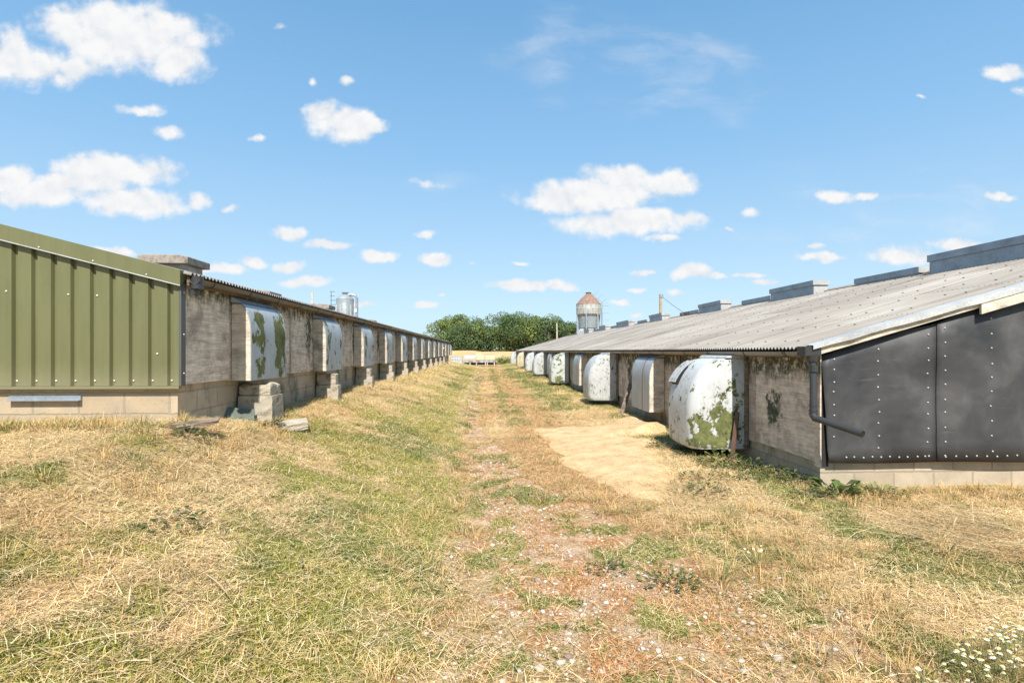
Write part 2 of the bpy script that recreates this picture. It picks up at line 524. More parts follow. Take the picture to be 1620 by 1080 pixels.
def m_peel(name, paint, thr, under=None, gain=1.5, blobs=(), metal=0.0, scale=5.0, fleck=0.66, streak=0.0, rough=0.45, dirt=0.25):
    """old paint flaking off; blobs = (y, z, ry, rz, amount) in the hood's own coordinates"""
    m, t, b = new_mat(name)
    tc = t.n('ShaderNodeTexCoord').outputs['Object']
    oi = t.n('ShaderNodeObjectInfo').outputs['Random']
    Q = t.v('ADD', tc, t.comb(t.m('MULTIPLY', oi, 13.0), t.m('MULTIPLY', oi, 29.0), 0.0))
    nz = t.noise(Q, scale, 7, 0.62, 0.25)
    nz = t.m('ADD', nz, t.m('MULTIPLY', t.m('SUBTRACT', t.noise(Q, scale * 4.5, 4, 0.6), 0.5), 0.16))
    nz = t.m('MULTIPLY_ADD', t.m('SUBTRACT', nz, 0.5), gain, 0.5)
    val = nz
    for (cx, cy, cz, rx, ry, rz, a) in blobs:
        q = t.v('MULTIPLY', t.v('SUBTRACT', tc, (cx, cy, cz)), (1 / rx, 1 / ry, 1 / rz))
        val = t.m('ADD', val, t.m('MULTIPLY', t.m('SUBTRACT', 1.0, t.v('LENGTH', q, out=1), clamp=True), a))
    peeled = t.ss(val, thr - 0.004, thr + 0.022)
    edge = t.m('MULTIPLY', t.ss(val, thr - 0.022, thr - 0.008), t.m('SUBTRACT', 1.0, peeled))
    under = under or [(0.28, (0.03, 0.036, 0.018)), (0.45, (0.10, 0.112, 0.04)), (0.60, (0.165, 0.175, 0.058)), (0.75, (0.235, 0.225, 0.09))]
    uc = t.ramp(t.noise(Q, 6, 6, 0.65), under)
    st = t.noise(t.v('MULTIPLY', Q, (8, 8, 0.7)), 2.0, 5, 0.6)
    pc = t.mix(t.m('MULTIPLY', t.ss(st, 0.42, 0.75), dirt), paint, tuple(q * f for q, f in zip(paint, (0.55, 0.56, 0.52))))
    pc = t.mix(t.m('MULTIPLY', t.ss(t.noise(Q, 2.6, 6, 0.65), 0.42, 0.66), dirt * 1.6), pc, tuple(q * f for q, f in zip(paint, (0.72, 0.70, 0.62))))
    if streak:
        s2 = t.ss(t.noise(t.v('MULTIPLY', Q, (14, 14, 0.4)), 1.5, 3, 0.5), 0.60, 0.70)
        pc = t.mix(t.m('MULTIPLY', s2, streak), pc, (0.30, 0.17, 0.07))
    c = t.mix(t.m('MULTIPLY', edge, 0.55), pc, (0.12, 0.115, 0.09))
    c = t.mix(t.m('MULTIPLY', t.ss(val, thr - 0.20, thr), 0.38), c, (0.20, 0.215, 0.13))
    grime = t.m('MULTIPLY', t.ss(t.noise(t.v('MULTIPLY', Q, (9, 9, 1.1)), 1.6, 6, 0.65), 0.52, 0.70), t.ss(t.sep(tc)[2], 0.75, 0.0))
    c = t.mix(t.m('MULTIPLY', grime, 0.55), c, (0.22, 0.20, 0.14))
    c = t.mix(peeled, c, uc)
    fl = t.ss(t.noise(t.v('MULTIPLY', Q, (1.0, 1.0, 0.7)), 17, 5, 0.65, 1.0), fleck, fleck + 0.012)
    fz = t.ss(t.noise(Q, 2.7, 3), 0.46, 0.58)
    c = t.mix(t.m('MULTIPLY', t.m('MULTIPLY', fl, fz), 0.9), c, (0.035, 0.035, 0.028))
    h = t.m('ADD', t.m('MULTIPLY', peeled, -1.0), t.m('MULTIPLY', t.noise(Q, 3, 3), 1.2))
    mm = t.m('MULTIPLY', t.m('SUBTRACT', 1.0, peeled), metal)
    fin(t, b, c, t.m('MULTIPLY_ADD', peeled, 0.4, rough), mm, t.bump(h, 0.5, 0.004), 0.35)
    return m


def m_roof(name, tone=1.0):
    m, t, b = new_mat(name)
    P = t.pos()
    x, y, z = t.sep(P)[:3]
    sheet = t.n('ShaderNodeTexWhiteNoise', {'Vector': t.comb(t.m('FLOOR', t.m('DIVIDE', x, 1.52)), t.m('FLOOR', t.m('DIVIDE', y, 1.05)), 0)}).outputs[0]
    st = t.noise(t.v('MULTIPLY', P, (0.35, 4.5, 0.35)), 1.4, 7, 0.62)
    bl = t.noise(P, 0.9, 6, 0.6)
    f = t.m('ADD', t.m('MULTIPLY', st, 0.55), t.m('ADD', t.m('MULTIPLY', bl, 0.35), t.m('MULTIPLY', sheet, 0.17)))
    T = tone * 0.66
    c = t.ramp(f, [(0.34, (0.23 * T, 0.20 * T, 0.175 * T)), (0.48, (0.36 * T, 0.325 * T, 0.285 * T)), (0.60, (0.45 * T, 0.41 * T, 0.36 * T)), (0.78, (0.60 * T, 0.56 * T, 0.50 * T))])
    sp = t.ss(t.noise(P, 26, 6, 0.7), 0.60, 0.72)
    c = t.mix(t.m('MULTIPLY', sp, 0.5), c, (0.16, 0.14, 0.12))
    li = t.ss(t.noise(P, 8, 5, 0.65), 0.66, 0.72)
    c = t.mix(t.m('MULTIPLY', li, 0.45), c, (0.50, 0.50, 0.42))
    fin(t, b, c, 0.9, 0, t.bump(t.noise(P, 60, 5, 0.7), 0.4, 0.004), 0.2)
    return m


def m_galv(name, col=(0.33, 0.36, 0.39), rough=0.5, metal=0.35, rust=0.0, drip=False):
    m, t, b = new_mat(name)
    P = t.pos()
    vo = t.n('ShaderNodeTexVoronoi', {'Vector': P, 'Scale': 45.0}).outputs['Distance']
    n = t.noise(P, 3, 6, 0.65)
    f = t.m('ADD', t.m('MULTIPLY', n, 0.75), t.m('MULTIPLY', vo, 0.2))
    c = t.ramp(f, [(0.25, tuple(q * 0.6 for q in col)), (0.5, col), (0.75, tuple(q * 1.35 for q in col))])
    rr = rough
    if rust:
        V = t.v('MULTIPLY', P, (7, 7, 0.5)) if drip else P
        rm = t.ss(t.noise(V, 1.3 if drip else 3.5, 6, 0.65), 0.62 - 0.22 * rust, 0.70 - 0.1 * rust)
        c = t.mix(t.m('MULTIPLY', rm, 0.9), c, t.ramp(t.noise(P, 5, 6), [(0.3, (0.15, 0.075, 0.045)), (0.7, (0.28, 0.15, 0.10))]))
        rr = t.m('MULTIPLY_ADD', rm, 0.35, rough)
        metal = t.m('MULTIPLY', t.m('SUBTRACT', 1.0, rm), metal)
    fin(t, b, c, rr, metal, t.bump(n, 0.15, 0.01))
    return m


def m_attr(name, rough=0.8, trans=0.25, spec=0.2):
    m, t, b = new_mat(name)
    a = t.n('ShaderNodeAttribute', attribute_name='col').outputs['Color']
    fin(t, b, a, rough, 0, None, spec)
    if trans:
        tr = t.n('ShaderNodeBsdfTranslucent', {'Color': a})
        mx = t.n('ShaderNodeMixShader', {0: trans, 1: b.outputs[0], 2: tr.outputs[0]})
        out = [n for n in m.node_tree.nodes if n.type == 'OUTPUT_MATERIAL'][0]
        m.node_tree.links.new(mx.outputs[0], out.inputs[0])
    return m


M = {}
M['green'] = None


def make_green():
    m, t, b = new_mat('olive_cladding')
    P = t.pos()
    n = t.noise(t.v('MULTIPLY', P, (3, 3, 0.6)), 2.0, 5, 0.6)
    c = t.ramp(n, [(0.3, (0.124, 0.125, 0.056)), (0.7, (0.150, 0.150, 0.070))])
    sx = t.n('ShaderNodeTexWhiteNoise', {'Vector': t.comb(t.m('FLOOR', t.m('DIVIDE', t.sep(P)[0], 0.95)), 3.0, 0)}).outputs[0]
    tv = t.m('ADD', t.m('MULTIPLY_ADD', sx, 0.09, 0.93), t.m('MULTIPLY', t.m('SUBTRACT', t.noise(t.v('MULTIPLY', P, (22, 22, 0.7)), 1.5, 4, 0.6), 0.5), 0.22))
    c = t.v('MULTIPLY', c, t.comb(tv, tv, tv))
    z = t.sep(P)[2]
    dust = t.m('MULTIPLY', t.ss(t.m('ADD', z, t.m('MULTIPLY', t.noise(P, 8, 4), 0.15)), 1.55, 1.18), 0.5)
    c = t.mix(dust, c, (0.28, 0.25, 0.16))
    sc = t.ss(t.noise(t.v('MULTIPLY', P, (30, 30, 30)), 1.0, 3), 0.74, 0.78)
    c = t.mix(t.m('MULTIPLY', sc, 0.35), c, (0.35, 0.35, 0.24))
    fin(t, b, c, 0.42, 0.0, t.bump(t.noise(P, 2.0, 2), 0.08, 0.02), 0.4)
    return m


def make_rubber():
    m, t, b = new_mat('black_rubber_sheet')
    P = t.pos()
    n = t.noise(P, 1.6, 6, 0.6, 0.4)
    c = t.ramp(n, [(0.32, (0.030, 0.031, 0.034)), (0.5, (0.050, 0.050, 0.052)), (0.66, (0.086, 0.084, 0.083))])
    sw = t.noise(t.n('ShaderNodeMapping', {'Vector': P, 'Rotation': (0, 0.5, 0), 'Scale': (1.0, 1.0, 9.0)}).outputs[0], 2.6, 6, 0.65, 0.8)
    sm = t.m('MULTIPLY', t.ss(sw, 0.58, 0.72), t.ss(t.noise(P, 1.2, 3), 0.42, 0.62))
    c = t.mix(t.m('MULTIPLY', sm, 0.5), c, (0.12, 0.11, 0.095))
    fin(t, b, c, t.m('MULTIPLY_ADD', n, 0.25, 0.42), 0, t.bump(t.noise(P, 1.4, 3), 0.5, 0.06), 0.35)
    return m


M['green'] = make_green()
M['rubber'] = make_rubber()
M['ply_l'] = m_ply('weathered_plywood_grey', (0.40, 0.335, 0.27), (0.66, 0.575, 0.48), (1.99, 2.24), [(9.7, 1.9, 0.25, 0.5), (13.0, 1.8, 0.2, 0.6), (15.9, 1.8, 0.25, 0.5)])
M['ply_r'] = m_ply('weathered_plywood_pink', (0.38, 0.30, 0.24), (0.60, 0.49, 0.40), (1.12, 1.36), [(6.55, 0.86, 0.24, 0.34), (8.3, 0.5, 0.3, 0.2), (13.2, 1.1, 0.4, 0.5)])
M['wood_pale'] = m_ply('pale_weathered_timber', (0.40, 0.34, 0.27), (0.60, 0.53, 0.44))
M['wood_new'] = m_ply('pale_new_timber', (0.46, 0.405, 0.315), (0.60, 0.545, 0.45))
M['wood_dark'] = m_ply('dark_timber', (0.13, 0.095, 0.07), (0.25, 0.19, 0.14))
M['block'] = m_block('concrete_blocks', (0.40, 0.305, 0.20), (0.50, 0.395, 0.275))
M['block_side'] = m_block('concrete_blocks_mossy', (0.36, 0.30, 0.22), (0.46, 0.39, 0.30), algae=0.45)
M['block_r'] = m_block('concrete_blocks_clean', (0.40, 0.325, 0.235), (0.51, 0.425, 0.315), algae=0.0)
M['concrete'] = m_concrete('rough_concrete')
M['cap'] = m_concrete('lichen_concrete', (0.33, 0.28, 0.235), (0.13, 0.11, 0.09))
M['roof'] = m_roof('fibre_cement_roof')
M['roof_l'] = m_roof('fibre_cement_roof_dark', 0.8)
M['bolt'] = m_simple('roof_bolt', (0.07, 0.06, 0.055), 0.7)
M['galv'] = m_galv('galvanised_steel', (0.30, 0.335, 0.37), 0.5, 0.4)
M['galv_light'] = m_galv('galvanised_flashing', (0.55, 0.55, 0.54), 0.45, 0.35)
M['galv_end'] = m_galv('pale_vent_end', (0.42, 0.41, 0.39), 0.6, 0.1)
M['galv_rust'] = m_galv('rusting_galvanised', (0.36, 0.37, 0.37), 0.6, 0.2, 0.8)
M['silo'] = m_galv('silo_sheet', (0.30, 0.335, 0.355), 0.45, 0.25)
M['silo_rusty'] = m_galv('silo_sheet_rust_runs', (0.38, 0.39, 0.36), 0.6, 0.1, 0.55, True)
M['rust'] = m_galv('rusty_cone', (0.26, 0.17, 0.135), 0.8, 0.0, 0.9)
M['plastic'] = m_simple('grey_black_pvc', (0.035, 0.036, 0.038), 0.38, 0, 0.25, 8)
M['gutter'] = m_simple('brown_gutter', (0.105, 0.085, 0.07), 0.5, 0, 0.35, 5)
M['gutter_r'] = m_simple('grey_gutter', (0.20, 0.175, 0.15), 0.5, 0, 0.35, 5)
M['flash_dark'] = m_simple('dark_corner_trim', (0.085, 0.088, 0.08), 0.45)
M['washer'] = m_simple('dull_washer', (0.40, 0.385, 0.355), 0.5, 0.2, 0.5, 40)
M['screw'] = m_simple('screw_cap', (0.62, 0.60, 0.55), 0.35, 0.3)
M['black'] = m_simple('dark_inside', (0.012, 0.012, 0.012), 0.9)  # near-black colour standing in for the shade inside hollows
M['edge_black'] = m_simple('black_edge', (0.018, 0.018, 0.018), 0.8)
M['peel_l'] = m_peel('peeling_grey_metal', (0.43, 0.47, 0.50), 0.74, gain=1.9, metal=0.15, streak=0.35, blobs=[(0.2, 0.16, 0.5, 9, 0.22, 0.5, 0.35), (0.2, 1.0, 0.45, 9, 0.14, 0.4, 0.3)])
M['peel_l1'] = m_peel('peeling_grey_metal_mossy', (0.43, 0.47, 0.50), 0.86, gain=2.3, metal=0.15, streak=0.3,
                      blobs=[(0.2, 0.30, 0.55, 9, 0.30, 0.52, 0.72), (0.2, 0.27, 0.12, 9, 0.22, 0.2, 0.4), (0.2, 0.93, 0.50, 9, 0.27, 0.60, 0.95)])
M['metal_r'] = m_peel('dull_grey_metal', (0.40, 0.44, 0.47), 0.80, metal=0.15, streak=0.2)
M['dome'] = m_peel('flaking_white_dome', (0.49, 0.50, 0.50), 0.70, scale=4.2, fleck=0.60, dirt=0.3)
M['dome1'] = m_peel('flaking_white_dome_green', (0.52, 0.53, 0.53), 0.885, gain=2.7, scale=7.0, fleck=0.595, dirt=0.25,
                    blobs=[(-0.36, -0.6, 0.40, 0.36, 9, 0.50, 0.72), (-0.24, -0.6, 0.22, 0.30, 9, 0.26, 0.40), (-0.66, -0.6, 0.20, 0.20, 9, 0.34, 0.60), (-0.10, -0.6, 0.85, 0.14, 9, 0.25, 0.5), (-0.5, -0.6, 0.12, 0.28, 9, 0.18, 0.45)])
M['dome2'] = m_peel('flaking_white_dome_spotted', (0.49, 0.50, 0.50), 0.73, scale=6.5, fleck=0.575, dirt=0.3)
M['domeg'] = m_peel('flaking_white_dome_mossy', (0.53, 0.55, 0.53), 0.60, scale=5.0, fleck=0.60, dirt=0.3)
M['domey'] = m_peel('yellowed_dome', (0.56, 0.50, 0.36), 0.76, scale=4.0, fleck=0.63, dirt=0.6, streak=0.5)
M['ibc'] = m_simple('white_plastic', (0.56, 0.59, 0.62), 0.5, 0, 0.06)
M['trough'] = m_simple('cream_plastic', (0.52, 0.48, 0.31), 0.6, 0, 0.1)
M['trough_w'] = m_simple('white_tank', (0.56, 0.56, 0.53), 0.6, 0, 0.06)
M['bark'] = m_simple('bark', (0.12, 0.09, 0.065), 0.9, 0, 0.4, 8, 0.5)
M['pole'] = m_ply('pole_timber', (0.30, 0.22, 0.15), (0.48, 0.37, 0.27))
M['hose'] = m_simple('pale_hose', (0.62, 0.56, 0.42), 0.6)
M['slate'] = m_simple('green_slate', (0.10, 0.115, 0.09), 0.75, 0, 0.3, 9, 0.3)
M['petal'] = m_simple('white_petals', (0.82, 0.82, 0.78), 0.7, 0, 0.05)
M['leafstem'] = m_simple('green_stem', (0.12, 0.15, 0.05), 0.7)
M['yolk'] = m_simple('yellow_centre', (0.70, 0.48, 0.05), 0.7)
M['grass'] = m_attr('grass_blades', 0.75, 0.3)
M['hay'] = m_attr('hay_strands', 0.7, 0.15, 0.25)
M['leaf'] = m_attr('leaves', 0.6, 0.25, 0.3)
M['stone'] = m_attr('gravel_stones', 0.9, 0.0, 0.2)
M['strap'] = m_simple('rusty_strap', (0.23, 0.105, 0.06), 0.8, 0, 0.4, 12)
M['rustbar'] = m_simple('rusty_iron', (0.11, 0.06, 0.042), 0.85, 0, 0.4, 12)


# ------------------------------------------------------------------ raw numpy mesh
def np_mesh(name, V, quads=None, tris=None, col=None, mats=(), smooth=False, parent=None, origin=None):
    me = bpy.data.meshes.new(name)
    nq = 0 if quads is None else len(quads)
    ntr = 0 if tris is None else len(tris)
    me.vertices.add(len(V))
    og = np.array(origin if origin is not None else (0, 0, 0), float)
    me.vertices.foreach_set('co', (np.asarray(V, float) - og).astype(np.float32).ravel())
    me.loops.add(nq * 4 + ntr * 3)
    me.polygons.add(nq + ntr)
    li = []
    st = []
    if nq:
        li.append(np.asarray(quads).ravel()); st.append(np.arange(nq) * 4)
    if ntr:
        li.append(np.asarray(tris).ravel()); st.append(nq * 4 + np.arange(ntr) * 3)
    me.loops.foreach_set('vertex_index', np.concatenate(li).astype(np.int32))
    me.polygons.foreach_set('loop_start', np.concatenate(st).astype(np.int32))
    if smooth:
        me.polygons.foreach_set('use_smooth', np.ones(nq + ntr, bool))
    if col is not None:
        a = me.attributes.new('col', 'FLOAT_COLOR', 'POINT')
        c = np.ones((len(V), 4), np.float32)
        c[:, :3] = col
        a.data.foreach_set('color', c.ravel())
    for m in mats: me.materials.append(m)
    me.update(calc_edges=True)
    me.validate()
    o = bpy.data.objects.new(name, me)
    COL.objects.link(o)
    if parent is not None:
        o.parent = parent
        o.location = Vector(og) - ORG[parent]
    else:
        o.location = og
    ORG[o] = Vector(og)
    return o


# ------------------------------------------------------------------ ground
def axis(segs):
    out = []
    for a, b, st in segs:
        out.append(np.arange(a, b, st))
    return np.unique(np.round(np.concatenate(out), 4))


def make_ground():
    xs = np.concatenate([-np.geomspace(3000, 15, 30), np.arange(-14, -5, 0.5), np.arange(-5, 4.6, 0.045), np.arange(4.7, 14, 0.3), np.geomspace(15, 3000, 30)])
    ys = np.concatenate([[-40, -20, -10, -5, -2, 0], np.arange(0.4, 9, 0.045), np.arange(9, 20, 0.1), np.arange(20, 62, 0.3), np.arange(62, 160, 3.0), np.geomspace(165, 4000, 25)])
    X, Y = np.meshgrid(xs, ys)
    Z = ground_h(X, Y)
    nx, ny = len(xs), len(ys)
    V = np.stack([X.ravel(), Y.ravel(), Z.ravel()], 1)
    i = np.arange(nx - 1)[None, :] + nx * np.arange(ny - 1)[:, None]
    i = i.ravel()
    Q = np.stack([i, i + 1, i + 1 + nx, i + nx], 1)
    g, r, d, f = zones(X.ravel(), Y.ravel())
    col = np.stack([g, r, d], 1)
    m, t, b = new_mat('ground_soil')
    P = t.pos()
    a = t.sep(t.n('ShaderNodeAttribute', attribute_name='col').outputs['Color'])
    y = t.sep(P)[1]
    nf = t.noise(P, 34, 7, 0.75)
    nm = t.noise(P, 5, 5, 0.6)
    st = t.noise(t.n('ShaderNodeMapping', {'Vector': P, 'Rotation': (0, 0, 0.5), 'Scale': (14, 60, 1)}).outputs[0], 1.0, 5, 0.7, 0.4)
    thatch = t.ramp(t.m('ADD', t.m('MULTIPLY', nf, 0.5), t.m('MULTIPLY', st, 0.5)), [(0.37, (0.095, 0.062, 0.028)), (0.45, (0.33, 0.225, 0.105)), (0.55, (0.58, 0.42, 0.215)), (0.66, (0.76, 0.60, 0.36))])  # lowest stops paint in the shade of gaps between strands
    grn = t.ramp(nf, [(0.37, (0.06, 0.066, 0.018)), (0.47, (0.20, 0.195, 0.048)), (0.60, (0.40, 0.34, 0.11))])
    soil = t.ramp(t.m('ADD', t.m('MULTIPLY', nf, 0.6), t.m('MULTIPLY', nm, 0.4)), [(0.36, (0.17, 0.09, 0.042)), (0.45, (0.40, 0.22, 0.105)), (0.52, (0.52, 0.36, 0.225)), (0.60, (0.62, 0.49, 0.35)), (0.68, (0.68, 0.59, 0.48))])
    org = t.ss(t.noise(P, 4.0, 6, 0.7), 0.47, 0.58)
    soil = t.mix(t.m('MULTIPLY', t.m('MULTIPLY', org, 0.8), t.ss(y, 8.5, 4.0)), soil, t.ramp(t.noise(P, 40, 5, 0.7), [(0.35, (0.20, 0.085, 0.03)), (0.5, (0.42, 0.21, 0.085)), (0.65, (0.55, 0.34, 0.17))]))
    dry = t.ramp(nf, [(0.3, (0.19, 0.115, 0.045)), (0.5, (0.37, 0.23, 0.10)), (0.7, (0.52, 0.36, 0.18))])
    c = t.mix(a[2], thatch, dry)
    c = t.mix(a[1], c, soil)
    c = t.mix(a[0], c, grn)
    fs = t.ramp(t.noise(t.v('MULTIPLY', P, (0.25, 0.05, 1)), 1.0, 6, 0.6), [(0.3, (0.46, 0.30, 0.14)), (0.7, (0.60, 0.42, 0.22))])
    c = t.mix(t.ss(y, 63.0, 68.0), c, fs)
    fin(t, b, c, 0.95, 0, t.bump(t.m('ADD', nf, t.m('MULTIPLY', st, 0.6)), 0.8, 0.03), 0.1)
    o = np_mesh('ground', V, Q, None, col, [m], True)
    tag(o, 'dry mown grass ground with a stony track between the sheds', None, None, 'structure')
    del o['label']


make_ground()


# ------------------------------------------------------------------ blades
def blades(name, x, y, lift, az, lean, L, W, bend, col, mat, label, cat, zbase=None):
    n = len(x)
    z = (ground_h(x, y) if zbase is None else zbase) + lift
    B = np.stack([x, y, z], 1)
    dirh = np.stack([np.cos(az), np.sin(az), np.zeros(n)], 1)
    side = np.stack([-np.sin(az), np.cos(az), np.zeros(n)], 1) * (W / 2)[:, None]
    l1 = lean; l2 = lean + bend
    up = np.array([0, 0, 1.0])
    m1 = B + (dirh * np.sin(l1)[:, None] + up * np.cos(l1)[:, None]) * (L * 0.55)[:, None]
    tip = m1 + (dirh * np.sin(l2)[:, None] + up * np.cos(l2)[:, None]) * (L * 0.45)[:, None]
    V = np.stack([B - side, B + side, m1 - side * .8, m1 + side * .8, tip], 1).reshape(-1, 3)
    k = np.arange(n) * 5
    Q = np.stack([k, k + 1, k + 3, k + 2], 1)
    T = np.stack([k + 2, k + 3, k + 4], 1)
    o = np_mesh(name, V, Q, T, np.repeat(col, 5, 0), [mat])
    tag(o, label, cat, None, 'stuff')
    return o


RS = np.random.RandomState(11)


def scatter(n, ymin, ymax, power=1.0):
    """points over the visible yard, denser towards the camera"""
    q = RS.rand(n)
    y = ymin * (ymax / ymin) ** q
    lo = np.maximum(-1.02 * y - 0.5, np.where(y < 5.55, -6.5, -3.12))
    hi = np.minimum(0.98 * y + 1.5, np.where(y < 5.5, 7.0, 3.62))
    x = lo + (hi - lo) * RS.rand(n)
    return x, y


def pick(cols, n):
    c = np.array(cols, float)
    return c[RS.randint(0, len(c), n)] * (0.8 + 0.45 * RS.rand(n, 1))


def make_hay():
    N = 600000
    x, y = scatter(N, 1.9, 48.0)
    g, r, d, f = zones(x, y)
    sp = spill_w(x, y)
    clump = n2(x, y, 2.0, 3)
    keep = RS.rand(N) < np.clip((1 - 0.58 * g) * (1 - 0.96 * r) * (1 - .25 * d) * (1 - 0.96 * sst(sp + 0.25 * (n2(x, y + 9, 4.0, 3) - .5), -0.05, 0.30)) * (0.35 + 1.1 * clump), 0, 1)
    x, y, g, d = x[keep], y[keep], g[keep], d[keep]
    n = len(x)
    sc = 1 + 0.06 * np.maximum(0, y - 4)
    main = 0.9 + 2.2 * (n5(x, y, 0.8, 2) - 0.2)
    az = main + RS.randn(n) * 1.5 + np.pi * RS.randint(0, 2, n)
    L = (0.035 + 0.17 * RS.rand(n) ** 2.6) * np.minimum(sc, 2.0)
    lean = np.pi / 2 - 0.06 - 0.32 * RS.rand(n) ** 2
    lift = 0.04 * RS.rand(n) ** 1.5
    W = (0.0013 + 0.0019 * RS.rand(n)) * sc
    bend = 0.1 + 0.55 * RS.rand(n)
    straw = pick([(0.76, 0.55, 0.30), (0.84, 0.68, 0.45), (0.66, 0.45, 0.22), (0.52, 0.32, 0.14), (0.80, 0.62, 0.35), (0.50, 0.42, 0.16)], n)
    brown = pick([(0.60, 0.36, 0.17), (0.68, 0.44, 0.22), (0.72, 0.51, 0.28), (0.50, 0.29, 0.13)], n)
    dd = np.clip(d + 0.5 * sst(n2(x + 77, y, 1.3, 4), 0.54, 0.68), 0, 1)[:, None]
    c = straw * (1 - dd) + brown * dd
    c = c * (0.72 + 0.50 * n3(x, y + 50, 3.1, 4) + 0.40 * n1(x + 3, y, 1.2, 4))[:, None]
    blades('hay', x, y, lift, az, lean, L, W, bend, c, M['hay'], 'loose straw coloured mown hay lying over the yard', 'hay')


def make_grass():
    N = 640000
    x, y = scatter(N, 1.9, 46.0)
    g, r, d, f = zones(x, y)
    sp = spill_w(x, y)
    tuft = n1(x, y, 3.3, 3)
    keep = RS.rand(N) < np.clip((0.10 + 0.9 * g) * (1 - 0.8 * r) * np.where(sp > 0.0, 0.02, 1) * (0.25 + 1.35 * tuft), 0, 1)
    x, y, g = x[keep], y[keep], g[keep]
    n = len(x)
    sc = 1 + 0.06 * np.maximum(0, y - 4)
    az = RS.rand(n) * 2 * np.pi
    L = (0.022 + 0.05 * RS.rand(n) ** 1.6) * np.minimum(sc, 2.2) * (0.7 + 0.7 * n4(x, y, 1.7, 2))
    lean = 0.35 + 0.95 * RS.rand(n)
    W = (0.0020 + 0.0026 * RS.rand(n)) * sc
    broad = RS.rand(n) < 0.07 * sst(n3(x + 13, y, 2.2, 3), 0.40, 0.6)
    W = np.where(broad, W * 4.0, W)
    L = np.where(broad, L * 0.75, L)
    bend = 0.2 + 0.9 * RS.rand(n)
    c1 = pick([(0.25, 0.265, 0.05), (0.36, 0.35, 0.07), (0.18, 0.22, 0.042), (0.45, 0.39, 0.10), (0.55, 0.44, 0.15)], n)
    c2 = pick([(0.085, 0.135, 0.030), (0.12, 0.175, 0.038), (0.18, 0.225, 0.055)], n)
    k = sst(n5(x + 9, y, 0.9, 3) + 0.22 * sst(x, -0.6, 0.6), 0.50, 0.64)[:, None]
    c = c1 * (1 - k) + c2 * k
    blades('grass', x, y, np.zeros(n), az, lean, L, W, bend, c, M['grass'], 'short green grass growing through the dry hay', 'grass')


def make_dry_moss():
    N = 150000
    x, y = scatter(N, 1.9, 14.0)
    x = np.where(RS.rand(N) < 0.6, RS.randn(N) * 0.8 + 0.7, x)
    g, r, d, f = zones(x, y)
    keep = (RS.rand(N) < np.clip(r * 0.9 + 0.25 * d, 0, 1) * sst(n4(x + 5, y - 3, 3.0, 3), 0.42, 0.60)) & (spill_w(x, y) < -0.02)
    x, y = x[keep], y[keep]
    n = len(x)
    c = pick([(0.52, 0.23, 0.085), (0.60, 0.31, 0.13), (0.44, 0.18, 0.06), (0.64, 0.40, 0.20), (0.32, 0.22, 0.08)], n)
    sc = 1 + 0.06 * np.maximum(0, y - 4)
    blades('dry_ground_cover', x, y, np.zeros(n), RS.rand(n) * 6.283, 0.5 + 0.9 * RS.rand(n), (0.012 + 0.028 * RS.rand(n)) * sc, (0.0025 + 0.003 * RS.rand(n)) * sc, 0.3 + 0.8 * RS.rand(n), c, M['hay'], 'orange brown dried ground cover between the stones of the track', 'ground cover')


def make_tufts():
    # taller dry tussocks left standing at the track edge and along the walls
    cs = []
    for _ in range(900):
        y = 2.3 * (40 / 2.3) ** random.random()
        k = random.random()
        if k < 0.35: x = random.gauss(1.1, 0.4) if y > 5 else random.gauss(2.1, 0.4)
        elif k < 0.5: x = random.gauss(-0.4, 0.25)
        elif k < 0.75: x = -3.0 + abs(random.gauss(0, 0.35))
        else: x = random.uniform(1.3, 3.3)
        if y < 5.4 and k > 0.75: x = random.uniform(1.5, 5.0)
        cs.append((x, y))
    for _ in range(160):
        cs.append((random.uniform(-6, -3.0), random.uniform(4.9, 5.6)))
        cs.append((random.uniform(3.4, 7.0), random.uniform(4.8, 5.5)))
    cs = np.array(cs)
    ok = spill_w(cs[:, 0], cs[:, 1]) < -0.03
    cs = cs[ok]
    per = 42
    n = len(cs) * per
    sz = np.repeat(0.5 + 0.8 * RS.rand(len(cs)), per)
    c0 = np.repeat(cs, per, 0)
    rr = 0.07 * np.sqrt(RS.rand(n)) * sz
    aa = RS.rand(n) * 6.283
    x = c0[:, 0] + rr * np.cos(aa); y = c0[:, 1] + rr * np.sin(aa)
    x = np.where((x < -3.06) & (y > 5.6), -3.05, x); x = np.where((x > 3.55) & (y > 5.5), 3.5, x)
    sc = 1 + 0.05 * np.maximum(0, y - 4)
    L = (0.05 + 0.11 * RS.rand(n)) * sz
    kind = np.repeat(RS.rand(len(cs)), per)
    straw = pick([(0.52, 0.35, 0.15), (0.60, 0.43, 0.20), (0.42, 0.26, 0.10)], n)
    grn = pick([(0.13, 0.16, 0.045), (0.18, 0.19, 0.06), (0.30, 0.27, 0.10)], n)
    c = np.where((kind < 0.7)[:, None], straw, grn)
    blades('dry_tussocks', x, y, np.zeros(n), aa, 0.25 + 0.8 * RS.rand(n), L, (0.002 + 0.002 * RS.rand(n)) * sc, 0.3 + 0.8 * RS.rand(n), c, M['hay'], 'brown dry grass tussocks along the track and wall feet', 'dry grass')


